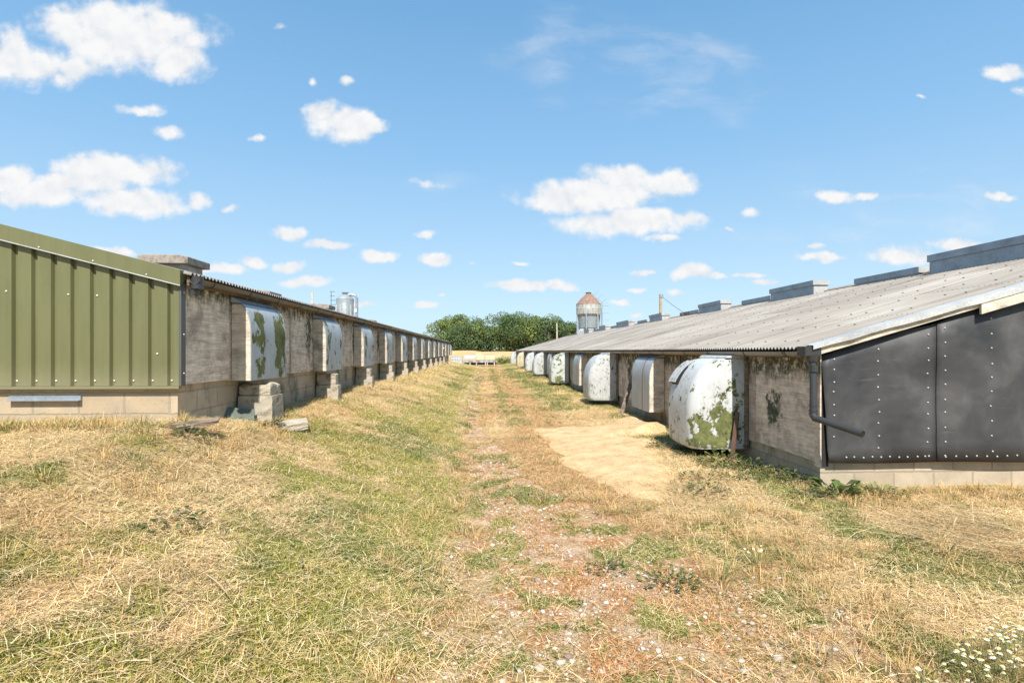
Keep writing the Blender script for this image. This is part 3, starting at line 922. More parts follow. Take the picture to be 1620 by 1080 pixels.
def make_stalks():
    # long bleached stalks, singly and as a heap on the right
    n = 1500
    x, y = scatter(n, 2.1, 14.0)
    left = RS.rand(n) < 0.75
    x = np.where(left & (x > -1.0), -1.0 - 1.8 * RS.rand(n), x)
    az = RS.rand(n) * 6.283
    m = 420
    hx = 4.1 + 0.6 * RS.randn(m); hy = 3.95 + 0.42 * RS.randn(m)
    x = np.concatenate([x, hx]); y = np.concatenate([y, hy])
    az = np.concatenate([az, np.pi + 0.9 * RS.randn(m) - 0.15])
    N = len(x)
    lift = np.concatenate([0.01 + 0.05 * RS.rand(n), 0.02 + 0.14 * RS.rand(m)])
    L = np.concatenate([0.14 + 0.4 * RS.rand(n) ** 2, 0.2 + 0.6 * RS.rand(m)])
    ok = spill_w(x, y) < 0
    c = pick([(0.68, 0.56, 0.34), (0.60, 0.46, 0.25), (0.38, 0.27, 0.13), (0.20, 0.145, 0.08), (0.30, 0.25, 0.12)], N)
    blades('dry_stalks', x[ok], y[ok], lift[ok], az[ok], (np.pi / 2 - 0.05 - 0.12 * RS.rand(N))[ok], L[ok], (0.0035 + 0.004 * RS.rand(N))[ok], (0.08 + 0.12 * RS.rand(N))[ok], c[ok], M['hay'], 'long bleached cut stalks strewn and heaped on the mown grass', 'stalks')


def make_stones():
    ph = (1 + 5 ** .5) / 2
    ic = np.array([(-1, ph, 0), (1, ph, 0), (-1, -ph, 0), (1, -ph, 0), (0, -1, ph), (0, 1, ph), (0, -1, -ph), (0, 1, -ph), (ph, 0, -1), (ph, 0, 1), (-ph, 0, -1), (-ph, 0, 1)]) / 1.9
    fc = np.array([(0, 11, 5), (0, 5, 1), (0, 1, 7), (0, 7, 10), (0, 10, 11), (1, 5, 9), (5, 11, 4), (11, 10, 2), (10, 7, 6), (7, 1, 8), (3, 9, 4), (3, 4, 2), (3, 2, 6), (3, 6, 8), (3, 8, 9), (4, 9, 5), (2, 4, 11), (6, 2, 10), (8, 6, 7), (9, 8, 1)])
    N = 90000
    q = RS.rand(N)
    y = 1.9 * (32.0 / 1.9) ** q
    x = RS.randn(N) * (0.45 + 0.6 * sst(-y, -8, -4)) + (-0.3 + 1.0 * sst(-y, -9, -4))
    g, r, d, f = zones(x, y)
    keep = (RS.rand(N) < r * 0.48 * (0.25 + 1.5 * n2(x, y, 1.9, 3) ** 1.5) * (1 - 0.6 * sst(y, 5, 10)) + 0.004) & (spill_w(x, y) < 0.0) & (x > -1.6)
    x, y = x[keep], y[keep]
    n = len(x)
    s = (0.0025 + 0.014 * RS.rand(n) ** 5 + 0.003 * RS.rand(n)) * (1 + 0.035 * np.maximum(0, y - 4))
    big = RS.rand(n) < 0.012
    s = np.where(big, s + 0.008 + 0.012 * RS.rand(n), s)
    z = ground_h(x, y) + s * 0.25
    V = ic[None] * (0.72 + 0.56 * RS.rand(n, 12, 1)) * s[:, None, None] * np.array([1.15, 0.95, 0.55])[None, None]
    a = RS.rand(n) * 6.28
    ca, sa = np.cos(a)[:, None], np.sin(a)[:, None]
    V = np.stack([V[..., 0] * ca - V[..., 1] * sa, V[..., 0] * sa + V[..., 1] * ca, V[..., 2]], -1)
    V = V + np.stack([x, y, z], 1)[:, None]
    T = (fc[None] + (np.arange(n) * 12)[:, None, None]).reshape(-1, 3)
    c = pick([(0.40, 0.31, 0.24), (0.47, 0.40, 0.33), (0.36, 0.24, 0.16), (0.48, 0.44, 0.38), (0.30, 0.21, 0.15), (0.42, 0.28, 0.19)], n)
    o = np_mesh('gravel', V.reshape(-1, 3), None, T, np.repeat(c, 12, 0), [M['stone']])
    tag(o, 'pale gravel and flint stones embedded in the track', 'gravel', None, 'stuff')


def make_spill():
    xs = np.arange(0.4, 3.7, 0.03); ys = np.arange(4.8, 13.6, 0.045)
    X, Y = np.meshgrid(xs, ys)
    s = spill_w(X, Y)
    heap = 0.16 * np.exp(-(((X - 3.2) / 0.5) ** 2 + ((Y - 9.4) / 0.8) ** 2))
    Z = ground_h(X, Y) + np.clip(s * 0.16, -0.06, 0.04) + sst(s, 0, .25) * (heap + 0.012 * (n1(X, Y, 2.5, 3) - 0.4) + 0.006 * (n3(X, Y, 11, 3) - .5))
    nx, ny = len(xs), len(ys)
    i = (np.arange(nx - 1)[None, :] + nx * np.arange(ny - 1)[:, None]).ravel()
    Q = np.stack([i, i + 1, i + 1 + nx, i + nx], 1)
    Q = Q[(s.ravel()[Q] > -0.15).all(1)]
    m, t, b = new_mat('grain_spill')
    P = t.pos()
    n = t.noise(P, 55, 6, 0.75)
    n2_ = t.noise(P, 4, 7, 0.7)
    c = t.ramp(t.m('ADD', t.m('MULTIPLY', n, 0.65), t.m('MULTIPLY', n2_, 0.35)), [(0.38, (0.25, 0.145, 0.06)), (0.46, (0.46, 0.315, 0.16)), (0.55, (0.585, 0.425, 0.24)), (0.66, (0.68, 0.53, 0.34))])
    fin(t, b, c, 0.9, 0, t.bump(n, 0.7, 0.008), 0.15)
    used = np.unique(Q)
    remap = np.full(nx * ny, -1); remap[used] = np.arange(len(used))
    V = np.stack([X.ravel(), Y.ravel(), Z.ravel()], 1)[used]
    o = np_mesh('spilled_grain', V, remap[Q], None, None, [m], True)
    tag(o, 'golden spilled grain spread across the track beside the white domed hoods', 'grain', None, 'stuff')


make_hay()
make_grass()
make_dry_moss()
make_tufts()
make_stalks()
make_stones()
make_spill()


# ------------------------------------------------------------------ shared shed builders
def roof_mesh(mb, xe, ze, xr, zr, y0, y1, rows, pitch=0.076, amp=0.016, bolts=True, edge_rows=None):
    """one slope of corrugated sheets from the eave (xe,ze) to the ridge (xr,zr)"""
    sub = 6
    n = int((y1 - y0) / pitch * sub) + 1
    ys = y0 + np.arange(n) * pitch / sub
    wv = amp * np.cos(ys / pitch * 2 * math.pi)
    ln = math.hypot(xr - xe, zr - ze)
    for k in range(rows):
        s0 = k / rows - (0.0 if k == 0 else 0.004)
        s1 = (k + 1) / rows
        for layer in (0, 1):
            th = 0.0 if layer == 0 else -0.007
            a = [(xe + (xr - xe) * s0, yy, ze + (zr - ze) * s0 + w + (0.007 if k == 0 else 0.004) + th) for yy, w in zip(ys, wv)]
            b = [(xe + (xr - xe) * s1, yy, ze + (zr - ze) * s1 + w + th) for yy, w in zip(ys, wv)]
            if layer == 0:
                mb.add(a + b, [(i, i + 1, n + i + 1, n + i) if xr > xe else (i + 1, i, n + i, n + i + 1) for i in range(n - 1)])
                top = a
            else:
                if k == 0:
                    mb.add(a + b, [(i + 1, i, n + i, n + i + 1) for i in range(n - 1)])
                if k == 0: mb.add(top + a, [(i, i + 1, n + i + 1, n + i) for i in range(n - 1)])
    if bolts:
        for k in range(rows * 2):
            s = (k + 0.35) / (rows * 2)
            yy = y0 + 0.11
            j = 0
            while yy < min(y1, y0 + 40):
                jy = yy + random.uniform(-0.02, 0.02)
                px = xe + (xr - xe) * s; pz = ze + (zr - ze) * s + amp + 0.006
                e = 0.013
                mb.add([(px - e, jy - e, pz), (px + e, jy - e, pz), (px + e, jy + e, pz), (px - e, jy + e, pz), (px, jy, pz + 0.016)],
                       [(0, 1, 4), (1, 2, 4), (2, 3, 4), (3, 0, 4)], 1)
                yy += pitch * (4 if j % 2 else 6)
                j += 1


def hood_profile(P, Hh, top=0.42, curve=0.42, n=10):
    """(protrusion, height) from the bottom front edge up and back to the wall"""
    pts = [(P, 0.0), (P, Hh * (1 - curve))]
    for i in range(1, n + 1):
        a = i / n * math.pi / 2
        pts.append((P * top + P * (1 - top) * math.cos(a), Hh * (1 - curve) + Hh * curve * math.sin(a)))
    return pts


def box_hood(name, parent, X, y0, z0, W, Hh, P, sgn, cover_mat, strap=None):
    """plywood sided hood with a curved sheet-metal front; sgn=+1 sticks out to +x"""
    pr = hood_profile(P, Hh)
    og = (X, y0, z0)
    mb = MB()
    mb.prism_y([(X, z0 + 0.05), (X, z0 + Hh - 0.015), (X + sgn * 0.03, z0 + Hh - 0.015), (X + sgn * 0.03, z0 + 0.05)], y0 + 0.03, y0 + W - 0.03)
    hood = mb.build(name, M['black'], parent, og)
    for k, ya in enumerate((y0, y0 + W - 0.028)):
        mb = MB()
        prof = [(X + sgn * (p * 0.985), z0 + h * 0.99) for p, h in pr]
        prof = [(X + sgn * 0.001, z0 + 0.0)] + prof + [(X + sgn * 0.001, z0 + Hh * 0.99)]
        if sgn < 0: prof = prof[::-1]
        mb.prism_y(prof, ya, ya + 0.028)
        mb.build('side_panel', M['wood_pale'], hood, og, bevel=0.003)
    mb = MB()
    out = [(X + sgn * (p + 0.006), z0 + h + (0.006 if i > 1 else 0)) for i, (p, h) in enumerate(pr)] + [(X + sgn * 0.002, z0 + Hh + 0.012)]
    inn = [(X + sgn * (p + 0.001), z0 + h) for i, (p, h) in enumerate(pr)] + [(X + sgn * 0.002, z0 + Hh + 0.004)]
    n = len(out)
    ys = [y0 - 0.004, y0 + W * 0.33, y0 + W * 0.66, y0 + W + 0.004]
    vs, fs = [], []
    for yy in ys:
        vs += [(a, yy, c) for a, c in out]
    for j in range(len(ys) - 1):
        for i in range(n - 1):
            f = (j * n + i, (j + 1) * n + i, (j + 1) * n + i + 1, j * n + i + 1)
            fs.append(f if sgn > 0 else f[::-1])
    k0 = len(vs)
    for yy in (ys[0], ys[-1]):
        vs += [(a, yy, c) for a, c in inn]
    for i in range(n - 1):
        fs.append((i, i + 1, k0 + i + 1, k0 + i))
        q = (len(ys) - 1) * n
        fs.append((q + i, k0 + n + i, k0 + n + i + 1, q + i + 1))
    mb.add(vs, fs)
    mb.build('cover', cover_mat, hood, og, smooth=True, angle=50)
    if strap is not None:
        mb = MB()
        pts = [(X + sgn * (p + 0.012), y0 + W * strap, z0 + h + (0.008 if i > 1 else 0)) for i, (p, h) in enumerate(pr)]
        for a, b in zip(pts[:-1], pts[1:]):
            mb.beam(a, b, 0.03, 0.006, up=(sgn, 0, 0.3))
        mb.build('strap', M['strap'], hood, og)
    # lead flashing sloping down from the wall above the hood
    mb = MB()
    mb.prism_y([(X + sgn * 0.002, z0 + Hh + 0.085), (X + sgn * 0.05, z0 + Hh + 0.055), (X + sgn * P * 0.45, z0 + Hh + 0.014), (X + sgn * 0.004, z0 + Hh + 0.014)][::sgn], y0 - 0.02, y0 + W + 0.02)
    mb.build('flashing', M['peel_l'], hood, og)
    return hood


def dome_hood(parent, X, y0, z0, W, Hh, D, mat, lid=False):
    og = (X, y0, z0)
    n_t, r = 30, 0.15
    rings = []
    for i in range(n_t + 1):
        tt = i / n_t
        if tt < 0.40: q = 1.0 - 0.015 * ((0.4 - tt) / 0.4) ** 2 - (0.05 * (1 - tt / 0.06) ** 2 if tt < 0.06 else 0)
        else:
            s = (tt - 0.40) / 0.60
            q = 0.40 + 0.60 * math.sqrt(max(0.0, 1 - s ** 2.0))
        ins = 0.0 if tt < 0.55 else 0.04 * ((tt - 0.55) / 0.45) ** 2.6
        if tt < 0.06: ins = 0.02 * (1 - tt / 0.06) ** 2
        a, b = y0 + ins, y0 + W - ins
        d = D * q
        rr = min(r, d * 0.5)
        ring = [(X, a), (X - (d - rr) * 0.5, a), (X - (d - rr), a)]
        for k in range(1, 7):
            an = k / 6 * math.pi / 2
            ring.append((X - (d - rr) - rr * math.sin(an), a + rr - rr * math.cos(an)))
        ring.append((X - d - 0.015, (a + b) / 2))
        for k in range(0, 6):
            an = k / 6 * math.pi / 2
            ring.append((X - (d - rr) - rr * math.cos(an), b - rr + rr * math.sin(an)))
        ring += [(X - (d - rr), b), (X - (d - rr) * 0.5, b), (X, b)]
        rings.append([(x, y, z0 + Hh * tt) for x, y in ring])
    m = len(rings[0])
    vs = [p for rg in rings for p in rg]
    fs = [(i * m + j + 1, i * m + j, (i + 1) * m + j, (i + 1) * m + j + 1) for i in range(n_t) for j in range(m - 1)]
    fs.append(tuple(range(n_t * m, (n_t + 1) * m))[::-1])
    mb = MB().add(vs, fs)
    hood = mb.build('domed_hood', mat, parent, og, smooth=True, angle=48)
    mb = MB().add([(x, y, z + 0.012) for x, y, z in rings[0]], [tuple(range(m))])
    mb.build('hollow_shade', M['black'], hood, og)  # black sheet standing in for the shade in the open bottom
    mb = MB()
    mb.prism_y([(X - 0.002, z0 + Hh + 0.07), (X - D * 0.33, z0 + Hh + 0.035), (X - D * 0.36, z0 + Hh + 0.006), (X - 0.002, z0 + Hh + 0.006)][::-1], y0 + 0.02, y0 + W - 0.02)
    mb.build('top_flashing', M['dome2'], hood, og, bevel=0.004)
    mb = MB()
    mb.box(X - 0.055, X - 0.006, y0 - 0.03, y0 - 0.003, z0 - 0.02, z0 + Hh + 0.03)
    mb.build('edge_batten', M['wood_dark'], hood, og)
    if lid:
        pts = []
        for i in range(9):
            tt = 0.66 + 0.30 * i / 8
            s = (tt - 0.4) / 0.6
            q = 0.40 + 0.60 * math.sqrt(max(0.0, 1 - s ** 2.0))
            up = 0.012 + 0.058 * (1 - i / 8) ** 0.8
            pts.append((X - D * q - up * 0.6, z0 + Hh * tt + up))
        mb = MB()
        prof = pts + [(a + 0.006, c - 0.006) for a, c in pts[::-1]]
        mb.prism_y(prof, y0 + 0.60, y0 + W - 0.10)
        mb.build('lifted_flap', M['dome2'], hood, og)
        mb = MB()
        pr2 = [(a + 0.008, c - 0.008) for a, c in pts[:7]]
        prof = pr2 + [(a + 0.09, c - 0.075) for a, c in pr2[::-1]]
        mb.prism_y(prof, y0 + 0.57, y0 + W - 0.14)
        mb.build('gap_shade', M['black'], hood, og)  # black solid standing in for the shade under the lifted flap
    return hood


SCREW_ME = {}


def screw(parent, name, x, y, z, r=0.011, mat='screw', axis='y'):
    key = (name, r, axis, mat)
    if key not in SCREW_ME:
        mb = MB()
        prof = [(r, 0.0), (r * 0.95, r * 0.35), (r * 0.55, r * 0.75), (0.0005, r * 0.85)]
        n = 8
        vs, fs = [], []
        for q, h in prof:
            for j in range(n):
                a = 2 * math.pi * j / n
                vs.append((q * math.cos(a), -h, q * math.sin(a)) if axis == 'y' else (h, q * math.cos(a), q * math.sin(a)))
        for i in range(len(prof) - 1):
            for j in range(n):
                fs.append((i * n + j, i * n + (j + 1) % n, (i + 1) * n + (j + 1) % n, (i + 1) * n + j))
        me = bpy.data.meshes.new(name)
        me.from_pydata(vs, [], fs)
        me.materials.append(M[mat])
        me.polygons.foreach_set('use_smooth', [True] * len(fs))
        SCREW_ME[key] = me
    o = bpy.data.objects.new(name, SCREW_ME[key])
    COL.objects.link(o)
    o.parent = parent
    o.location = Vector((x, y, z)) - ORG[parent]
    ORG[o] = Vector((x, y, z))
    return o


# ------------------------------------------------------------------ left shed
LX, LY0, LY1, LRX = -3.11, 5.65, 48.0, -8.1
EAVE_Z = 2.335
L_SL = 0.255


def left_shed():
    T = thing('livestock_shed', (LX, LY0, 0.75), 'long low shed with olive green metal end wall and shallow grey hoods', 'shed')
    # block plinth
    mb = MB()
    mb.box(-13.1, LX - 0.045, LY0 + 0.06, LY0 + 0.20, 0.3, 1.215)
    mb.build('plinth', M['block'], T)
    mb = MB()
    mb.box(LX - 0.185, LX - 0.044, LY0 + 0.201, LY1, 0.3, 1.215)
    mb.build('plinth', M['block_side'], T)
    mb = MB()
    mb.box(-13.08, LX - 0.075, LY0 + 0.12, LY1 - 0.02, 1.22, 2.26)
    mb.build('wall_core', M['black'], T)
    # plywood panels along the aisle
    step = 3.05 / 3
    y = LY0 + 0.06
    edges = [y, 6.74]
    while edges[-1] + step < LY1: edges.append(edges[-1] + step)
    edges.append(LY1)
    for a, b in zip(edges[:-1], edges[1:]):
        mb = MB()
        dx = random.uniform(0, 0.006)
        mb.box(LX - 0.07, LX + dx, a + 0.004, b - 0.004, 1.195 + random.uniform(-0.012, 0.012), 2.30)
        mb.build('wall_panel', M['ply_l'], T, (LX, a, 1.2), bevel=0.002)
    for i, e in enumerate(edges[1:-1]):
        if i % 3 == 2:
            mb = MB()
            mb.box(LX + 0.007, LX + 0.022, e - 0.018, e + 0.018, 1.21, 2.29)
            mb.build('batten', M['wood_pale'], T)
    # roof
    mb = MB()
    zr = EAVE_Z + L_SL * (LX + 0.11 - LRX)
    roof_mesh(mb, LX + 0.11, EAVE_Z, LRX, zr, LY0 + 0.02, LY1 + 0.1, 3, bolts=False)
    roof_mesh(mb, 2 * LRX - LX - 0.11, EAVE_Z, LRX, zr, LY0 + 0.02, LY1 + 0.1, 3, bolts=False)
    roof = mb.build('roof', [M['roof_l'], M['bolt']], T, smooth=True, angle=40)
    # gutter and its joints
    mb = MB()
    prof = []
    gx, gz, gr = LX + 0.135, EAVE_Z - 0.045, 0.052
    for i in range(9):
        a = math.pi + i / 8 * math.pi
        prof.append((gx + gr * math.cos(a), gz + gr * math.sin(a)))
    for i in range(9):
        a = 2 * math.pi - i / 8 * math.pi
        prof.append((gx + (gr - 0.005) * math.cos(a), gz + (gr - 0.005) * math.sin(a)))
    mb.prism_y(prof, LY0 + 0.03, LY1)
    g = mb.build('gutter', M['gutter'], T, smooth=True, angle=40)
    for k in range(46):
        yy = LY0 + 0.35 + k * 0.92
        mb = MB()
        p2 = []
        for i in range(9):
            a = math.pi + i / 8 * math.pi
            p2.append((gx + (gr + 0.007) * math.cos(a), gz + (gr + 0.007) * math.sin(a)))
        for i in range(9):
            a = 2 * math.pi - i / 8 * math.pi
            p2.append((gx + (gr + 0.001) * math.cos(a), gz + (gr + 0.001) * math.sin(a)))
        wd = 0.05 if k % 2 else 0.022
        mb.prism_y(p2, yy, yy + wd)
        mb.build('bracket', M['plastic'], g)
    mb = MB()
    mb.box(LX + 0.045, LX + 0.072, LY0 + 0.06, LY1, EAVE_Z - 0.11, EAVE_Z - 0.015)
    mb.build('fascia', M['wood_dark'], T)
    mb = MB()   # gutter outlet cap at the corner
    mb.tube([(gx, LY0 + 0.09, gz + 0.03), (gx, LY0 + 0.09, gz - 0.10)], 0.06, 14)
    mb.tube([(gx - 0.02, LY0 + 0.09, gz - 0.10), (gx - 0.04, LY0 + 0.09, gz - 0.16)], 0.042, 12)
    mb.build('gutter_outlet', M['plastic'], T, smooth=True, angle=40)
    # olive trapezoidal cladding on the end wall
    per, dep = 0.190, 0.034
    x_r = LX - 0.005
    xs = []
    x = x_r
    yb, yf = LY0 + 0.045, LY0 + 0.045 - dep
    xs.append((x, yf))
    x -= 0.055
    while x > -9.6:
        xs += [(x, yf), (x - 0.020, yb), (x - 0.048, yb), (x - 0.062, yf)]
        x -= per
    xs.append((x, yf))

    def ztop(xx):
        return EAVE_Z - 0.02 + L_SL * min(LX - xx, xx + 13.1 if xx < LRX else 99)
    mb = MB()
    for (x0, ya), (x1, yb_) in zip(xs[:-1], xs[1:]):
        mb.add([(x0, ya, 1.195), (x0, ya, ztop(x0)), (x1, yb_, ztop(x1)), (x1, yb_, 1.195)], [(0, 1, 2, 3)])
        mb.add([(x0, ya + .0015, 1.195), (x0, ya + .0015, ztop(x0)), (x1, yb_ + .0015, ztop(x1)), (x1, yb_ + .0015, 1.195)], [(3, 2, 1, 0)])
    clad = mb.build('green_cladding', M['green'], T)
    xx = x_r - 0.055 + 0.075
    k = 0
    x = x_r - 0.055 - 0.034
    while x > -6.3:
        screw(clad, 'screw', x, yb - 0.001, 1.245)
        x -= per
    for px, pz in ((-4.80, 2.15), (-4.20, 2.12), (-3.92, 2.11), (-3.33, 1.52)):
        screw(clad, 'screw', px, yf - 0.001, pz)
    # verge trim along the slope
    mb = MB()
    ty = LY0 - 0.035
    xa, xb = LX + 0.03, LRX
    def zt(xx): return EAVE_Z + 0.045 + L_SL * (LX - xx)
    hgt = 0.155
    for yy0, yy1, dz0, dz1 in ((ty, ty + 0.004, -hgt, 0.0),):
        mb.add([(xa, yy0, zt(xa) - hgt), (xb, yy0, zt(xb) - hgt), (xb, yy0, zt(xb)), (xa, yy0, zt(xa)),
                (xa, ty + 0.22, zt(xa)), (xb, ty + 0.22, zt(xb)), (xa, ty + 0.018, zt(xa) - hgt - 0.012), (xb, ty + 0.018, zt(xb) - hgt - 0.012),
                (xa, ty + 0.22, zt(xa) - 0.004), (xb, ty + 0.22, zt(xb) - 0.004)],
               [(0, 3, 2, 1), (3, 4, 5, 2), (0, 1, 7, 6), (8, 4, 3, 0)])
    trim = mb.build('verge_trim', M['green'], T)
    mb = MB()
    mb.beam((xa, ty - 0.002, zt(xa) - hgt - 0.004), (xb, ty - 0.002, zt(xb) - hgt - 0.004), 0.006, 0.009)
    mb.build('trim_lip', M['galv_light'], trim)
    for q in range(7):
        sx = LX - 0.30 - q * 0.52
        screw(trim, 'screw', sx, ty - 0.001, zt(sx) - hgt + 0.02, 0.009)
    mb = MB()
    mb.box(-9.6, LX + 0.0, LY0 - 0.005, LY0 + 0.05, 1.165, 1.193)
    mb.build('drip_flashing', M['green'], T)
    # dark corner flashing
    mb = MB()
    mb.box(LX - 0.004, LX + 0.022, LY0 + 0.0, LY0 + 0.085, 1.19, 2.26)
    ct = mb.build('corner_trim', M['flash_dark'], T, bevel=0.003)
    for z in (1.32, 1.72, 2.15):
        screw(ct, 'screw', LX + 0.022, LY0 + 0.05, z, 0.009, 'screw', 'x')
    mb = MB()
    mb.box(-4.80, -4.10, LY0 + 0.035, LY0 + 0.059, 1.045, 1.095)
    mb.box(-4.80, -4.10, LY0 + 0.005, LY0 + 0.035, 1.045, 1.051)
    mb.build('steel_angle', M['galv'], T)
    # hoods
    h1 = box_hood('ventilation_hood', T, LX + 0.012, 6.76, 1.185, 1.14, 0.95, 0.235, 1, M['peel_l1'])
    h1['label'] = 'grey hood with two large mossy green patches'
    h2 = box_hood('ventilation_hood', T, LX + 0.012, 6.76 + 3.15, 1.185, 1.08, 0.95, 0.235, 1, M['peel_l'])
    base = h2.location.copy()
    for k in range(2, 14):
        copy_tree(h2, T, base + Vector((0, 3.06 * (k - 1), 0)))
    # ridge vents with concrete-looking caps
    first = None
    for k, yy in enumerate((14.3, 19.6, 26.9, 37.6)):
        if first is None:
            mb = MB()
            mb.box(-8.75, -7.75, yy + 0.08, yy + 0.92, 3.2, 3.79)
            v = mb.build('ridge_vent', M['wood_pale'], T, (-8.25, yy, 3.5))
            mb = MB()
            mb.prism_y([(-8.88, 3.80), (-7.62, 3.80), (-7.62, 3.98), (-7.78, 4.02), (-8.72, 4.04), (-8.88, 4.0)], yy - 0.06, yy + 1.08)
            mb.build('cap', M['cap'], v, (-8.25, yy, 3.5), bevel=0.02)
            first = v
            bl = v.location.copy()
        else:
            copy_tree(first, T, bl + Vector((0, yy - 14.3, -0.30 if k in (1, 3) else -0.16)))
    return T


left_shed()


# ------------------------------------------------------------------ right shed
RX, RY0, RY1, RRX = 3.62, 5.60, 59.0, 8.9
R_EZ, R_SL = 1.575, 0.283


def right_shed():
    T = thing('livestock_shed', (RX, RY0, 0.1), 'long low shed with black sheeted end wall, corrugated roof and white domed hoods', 'shed')
    mb = MB()
    mb.box(RX + 0.02, 14.2, RY0 + 0.05, RY0 + 0.2, -0.2, 0.375)
    mb.build('plinth', M['block_r'], T)
    mb = MB()
    mb.box(RX + 0.021, RX + 0.16, RY0 + 0.201, RY1, -0.2, 0.375)
    mb.build('plinth', M['block_side'], T)
    mb = MB()
    prof = [(RX + 0.05, 0.38), (14.1, 0.38), (14.1, 1.45), (RRX, 1.45 + R_SL * (RRX - RX) - 0.05), (RX + 0.05, 1.45)]
    mb.prism_y(prof, RY0 + 0.08, RY1 - 0.03)
    mb.build('wall_core', M['black'], T)
    ys = [RY0 + 0.03, 6.98, 7.2, 8.46]
    step = 1.28
    while ys[-1] + step < RY1: ys.append(ys[-1] + step)
    ys.append(RY1)
    for a, b in zip(ys[:-1], ys[1:]):
        mb = MB()
        dx = random.uniform(0, 0.007)
        mb.box(RX - dx, RX + 0.045, a + 0.004, b - 0.004, 0.345 + random.uniform(-0.015, 0.015), 1.50)
        mb.build('wall_panel', M['ply_r'], T, (RX, a, 0.36), bevel=0.002)
    for i, e in enumerate(ys[4:-1]):
        if i % 2 == 0:
            mb = MB()
            mb.box(RX - 0.024, RX - 0.008, e - 0.02, e + 0.02, 0.36, 1.49)
            mb.build('batten', M['wood_dark'], T)
    mb = MB()
    mb.box(RX - 0.026, RX - 0.008, RY0 - 0.02, RY0 + 0.075, 0.30, 1.50)
    mb.build('corner_post', M['ply_r'], T, bevel=0.003)
    # roof
    xe = RX - 0.175
    mb = MB()
    zr = R_EZ + R_SL * (RRX - xe)
    roof_mesh(mb, xe, R_EZ, RRX, zr, RY0 - 0.06, RY1 + 0.1, 4)
    roof_mesh(mb, 2 * RRX - xe, R_EZ, RRX, zr, RY0 - 0.06, RY1 + 0.1, 2, bolts=False)
    roof = mb.build('roof', [M['roof'], M['bolt']], T, smooth=True, angle=50)
    # ridge capping
    mb = MB()
    mb.prism_y([(RRX - 0.2, zr - 0.028), (RRX, zr + 0.045), (RRX + 0.2, zr - 0.028), (RRX, zr + 0.02)], RY0 - 0.05, RY1 + 0.1)
    mb.build('ridge_cap', M['roof'], roof)
    # gutter
    mb = MB()
    gx, gz, gr = xe + 0.002, R_EZ - 0.032, 0.056
    prof = []
    for i in range(9):
        a = math.pi + i / 8 * math.pi
        prof.append((gx + gr * math.cos(a), gz + gr * math.sin(a)))
    for i in range(9):
        a = 2 * math.pi - i / 8 * math.pi
        prof.append((gx + (gr - 0.005) * math.cos(a), gz + (gr - 0.005) * math.sin(a)))
    mb.prism_y(prof, RY0 + 0.05, RY1)
    g = mb.build('gutter', M['gutter_r'], T, smooth=True, angle=40)
    for k in range(48):
        yy = RY0 + 0.30 + k * 1.02 + random.uniform(-0.15, 0.15)
        mb = MB()
        p2 = []
        for i in range(9):
            a = math.pi + i / 8 * math.pi
            p2.append((gx + (gr + 0.007) * math.cos(a), gz + (gr + 0.007) * math.sin(a)))
        p2.append((gx + gr + 0.05, gz + 0.02)); p2.append((gx + gr + 0.05, gz + 0.012))
        for i in range(9):
            a = 2 * math.pi - i / 8 * math.pi
            p2.append((gx + (gr + 0.001) * math.cos(a), gz + (gr + 0.001) * math.sin(a)))
        mb.prism_y(p2, yy, yy + (0.03 if k % 3 else 0.06))
        mb.build('bracket', M['plastic'], g)
    mb = MB()
    mb.box(RX - 0.10, RX - 0.012, RY0 + 0.05, RY1, 1.475, 1.515)
    mb.build('eave_rail', M['wood_dark'], T)
    # downpipe: hopper, vertical pipe, elbow and spout
    px, py = 3.50, RY0 - 0.06
    mb = MB()
    mb.box(gx - 0.055, gx + 0.12, RY0 - 0.085, RY0 + 0.07, gz - 0.045, gz + 0.055)
    mb.tube([(px, py + 0.035, gz - 0.04), (px, py + 0.03, gz - 0.11)], [0.075, 0.055], 16)
    mb.tube([(px, py + 0.03, gz - 0.06), (px - 0.004, py, 1.20), (px - 0.025, py - 0.03, 0.86)], 0.037, 16)
    dp = mb.build('downpipe', M['plastic'], T, smooth=True, angle=40)
    mb = MB()
    for z, hh in ((0.985, 0.022), (0.93, 0.022), (0.90, 0.022), (1.40, 0.07)):
        q = (z - 0.86) / 0.5
        mb = MB()
        mb.tube([(px - 0.022 * (1 - q), py - 0.025 * (1 - q), z), (px - 0.022 * (1 - q), py - 0.026 * (1 - q), z - hh)], 0.044, 16)
        mb.build('pipe_collar', M['plastic'], dp, smooth=True, angle=40)
    mb = MB()
    e0 = Vector((px - 0.025, py - 0.03, 0.875)); e1 = Vector((px + 0.0, py - 0.09, 0.835)); e2 = Vector((3.66, 5.02, 0.745))
    n = 16
    mb.tube([e0, (e0 + e1) / 2 + Vector((-0.012, 0.0, -0.012)), e1, e2], [0.039, 0.038, 0.035, 0.033], n, cap=False)
    sp = mb.build('spout', M['plastic'], dp, smooth=True, angle=40)
    mb = MB()
    d = (e2 - e1).normalized()
    mb.tube([e2 - d * 0.05, e2 - d * 0.004], 0.030, n)
    mb.build('spout_shade', M['black'], sp)  # black plug standing in for the shade inside the open pipe
    # black rubber sheets on the gable, pinned by rows of washers
    def zs(xx): return R_EZ - 0.115 + R_SL * (min(xx, 2 * RRX - xx) - xe)

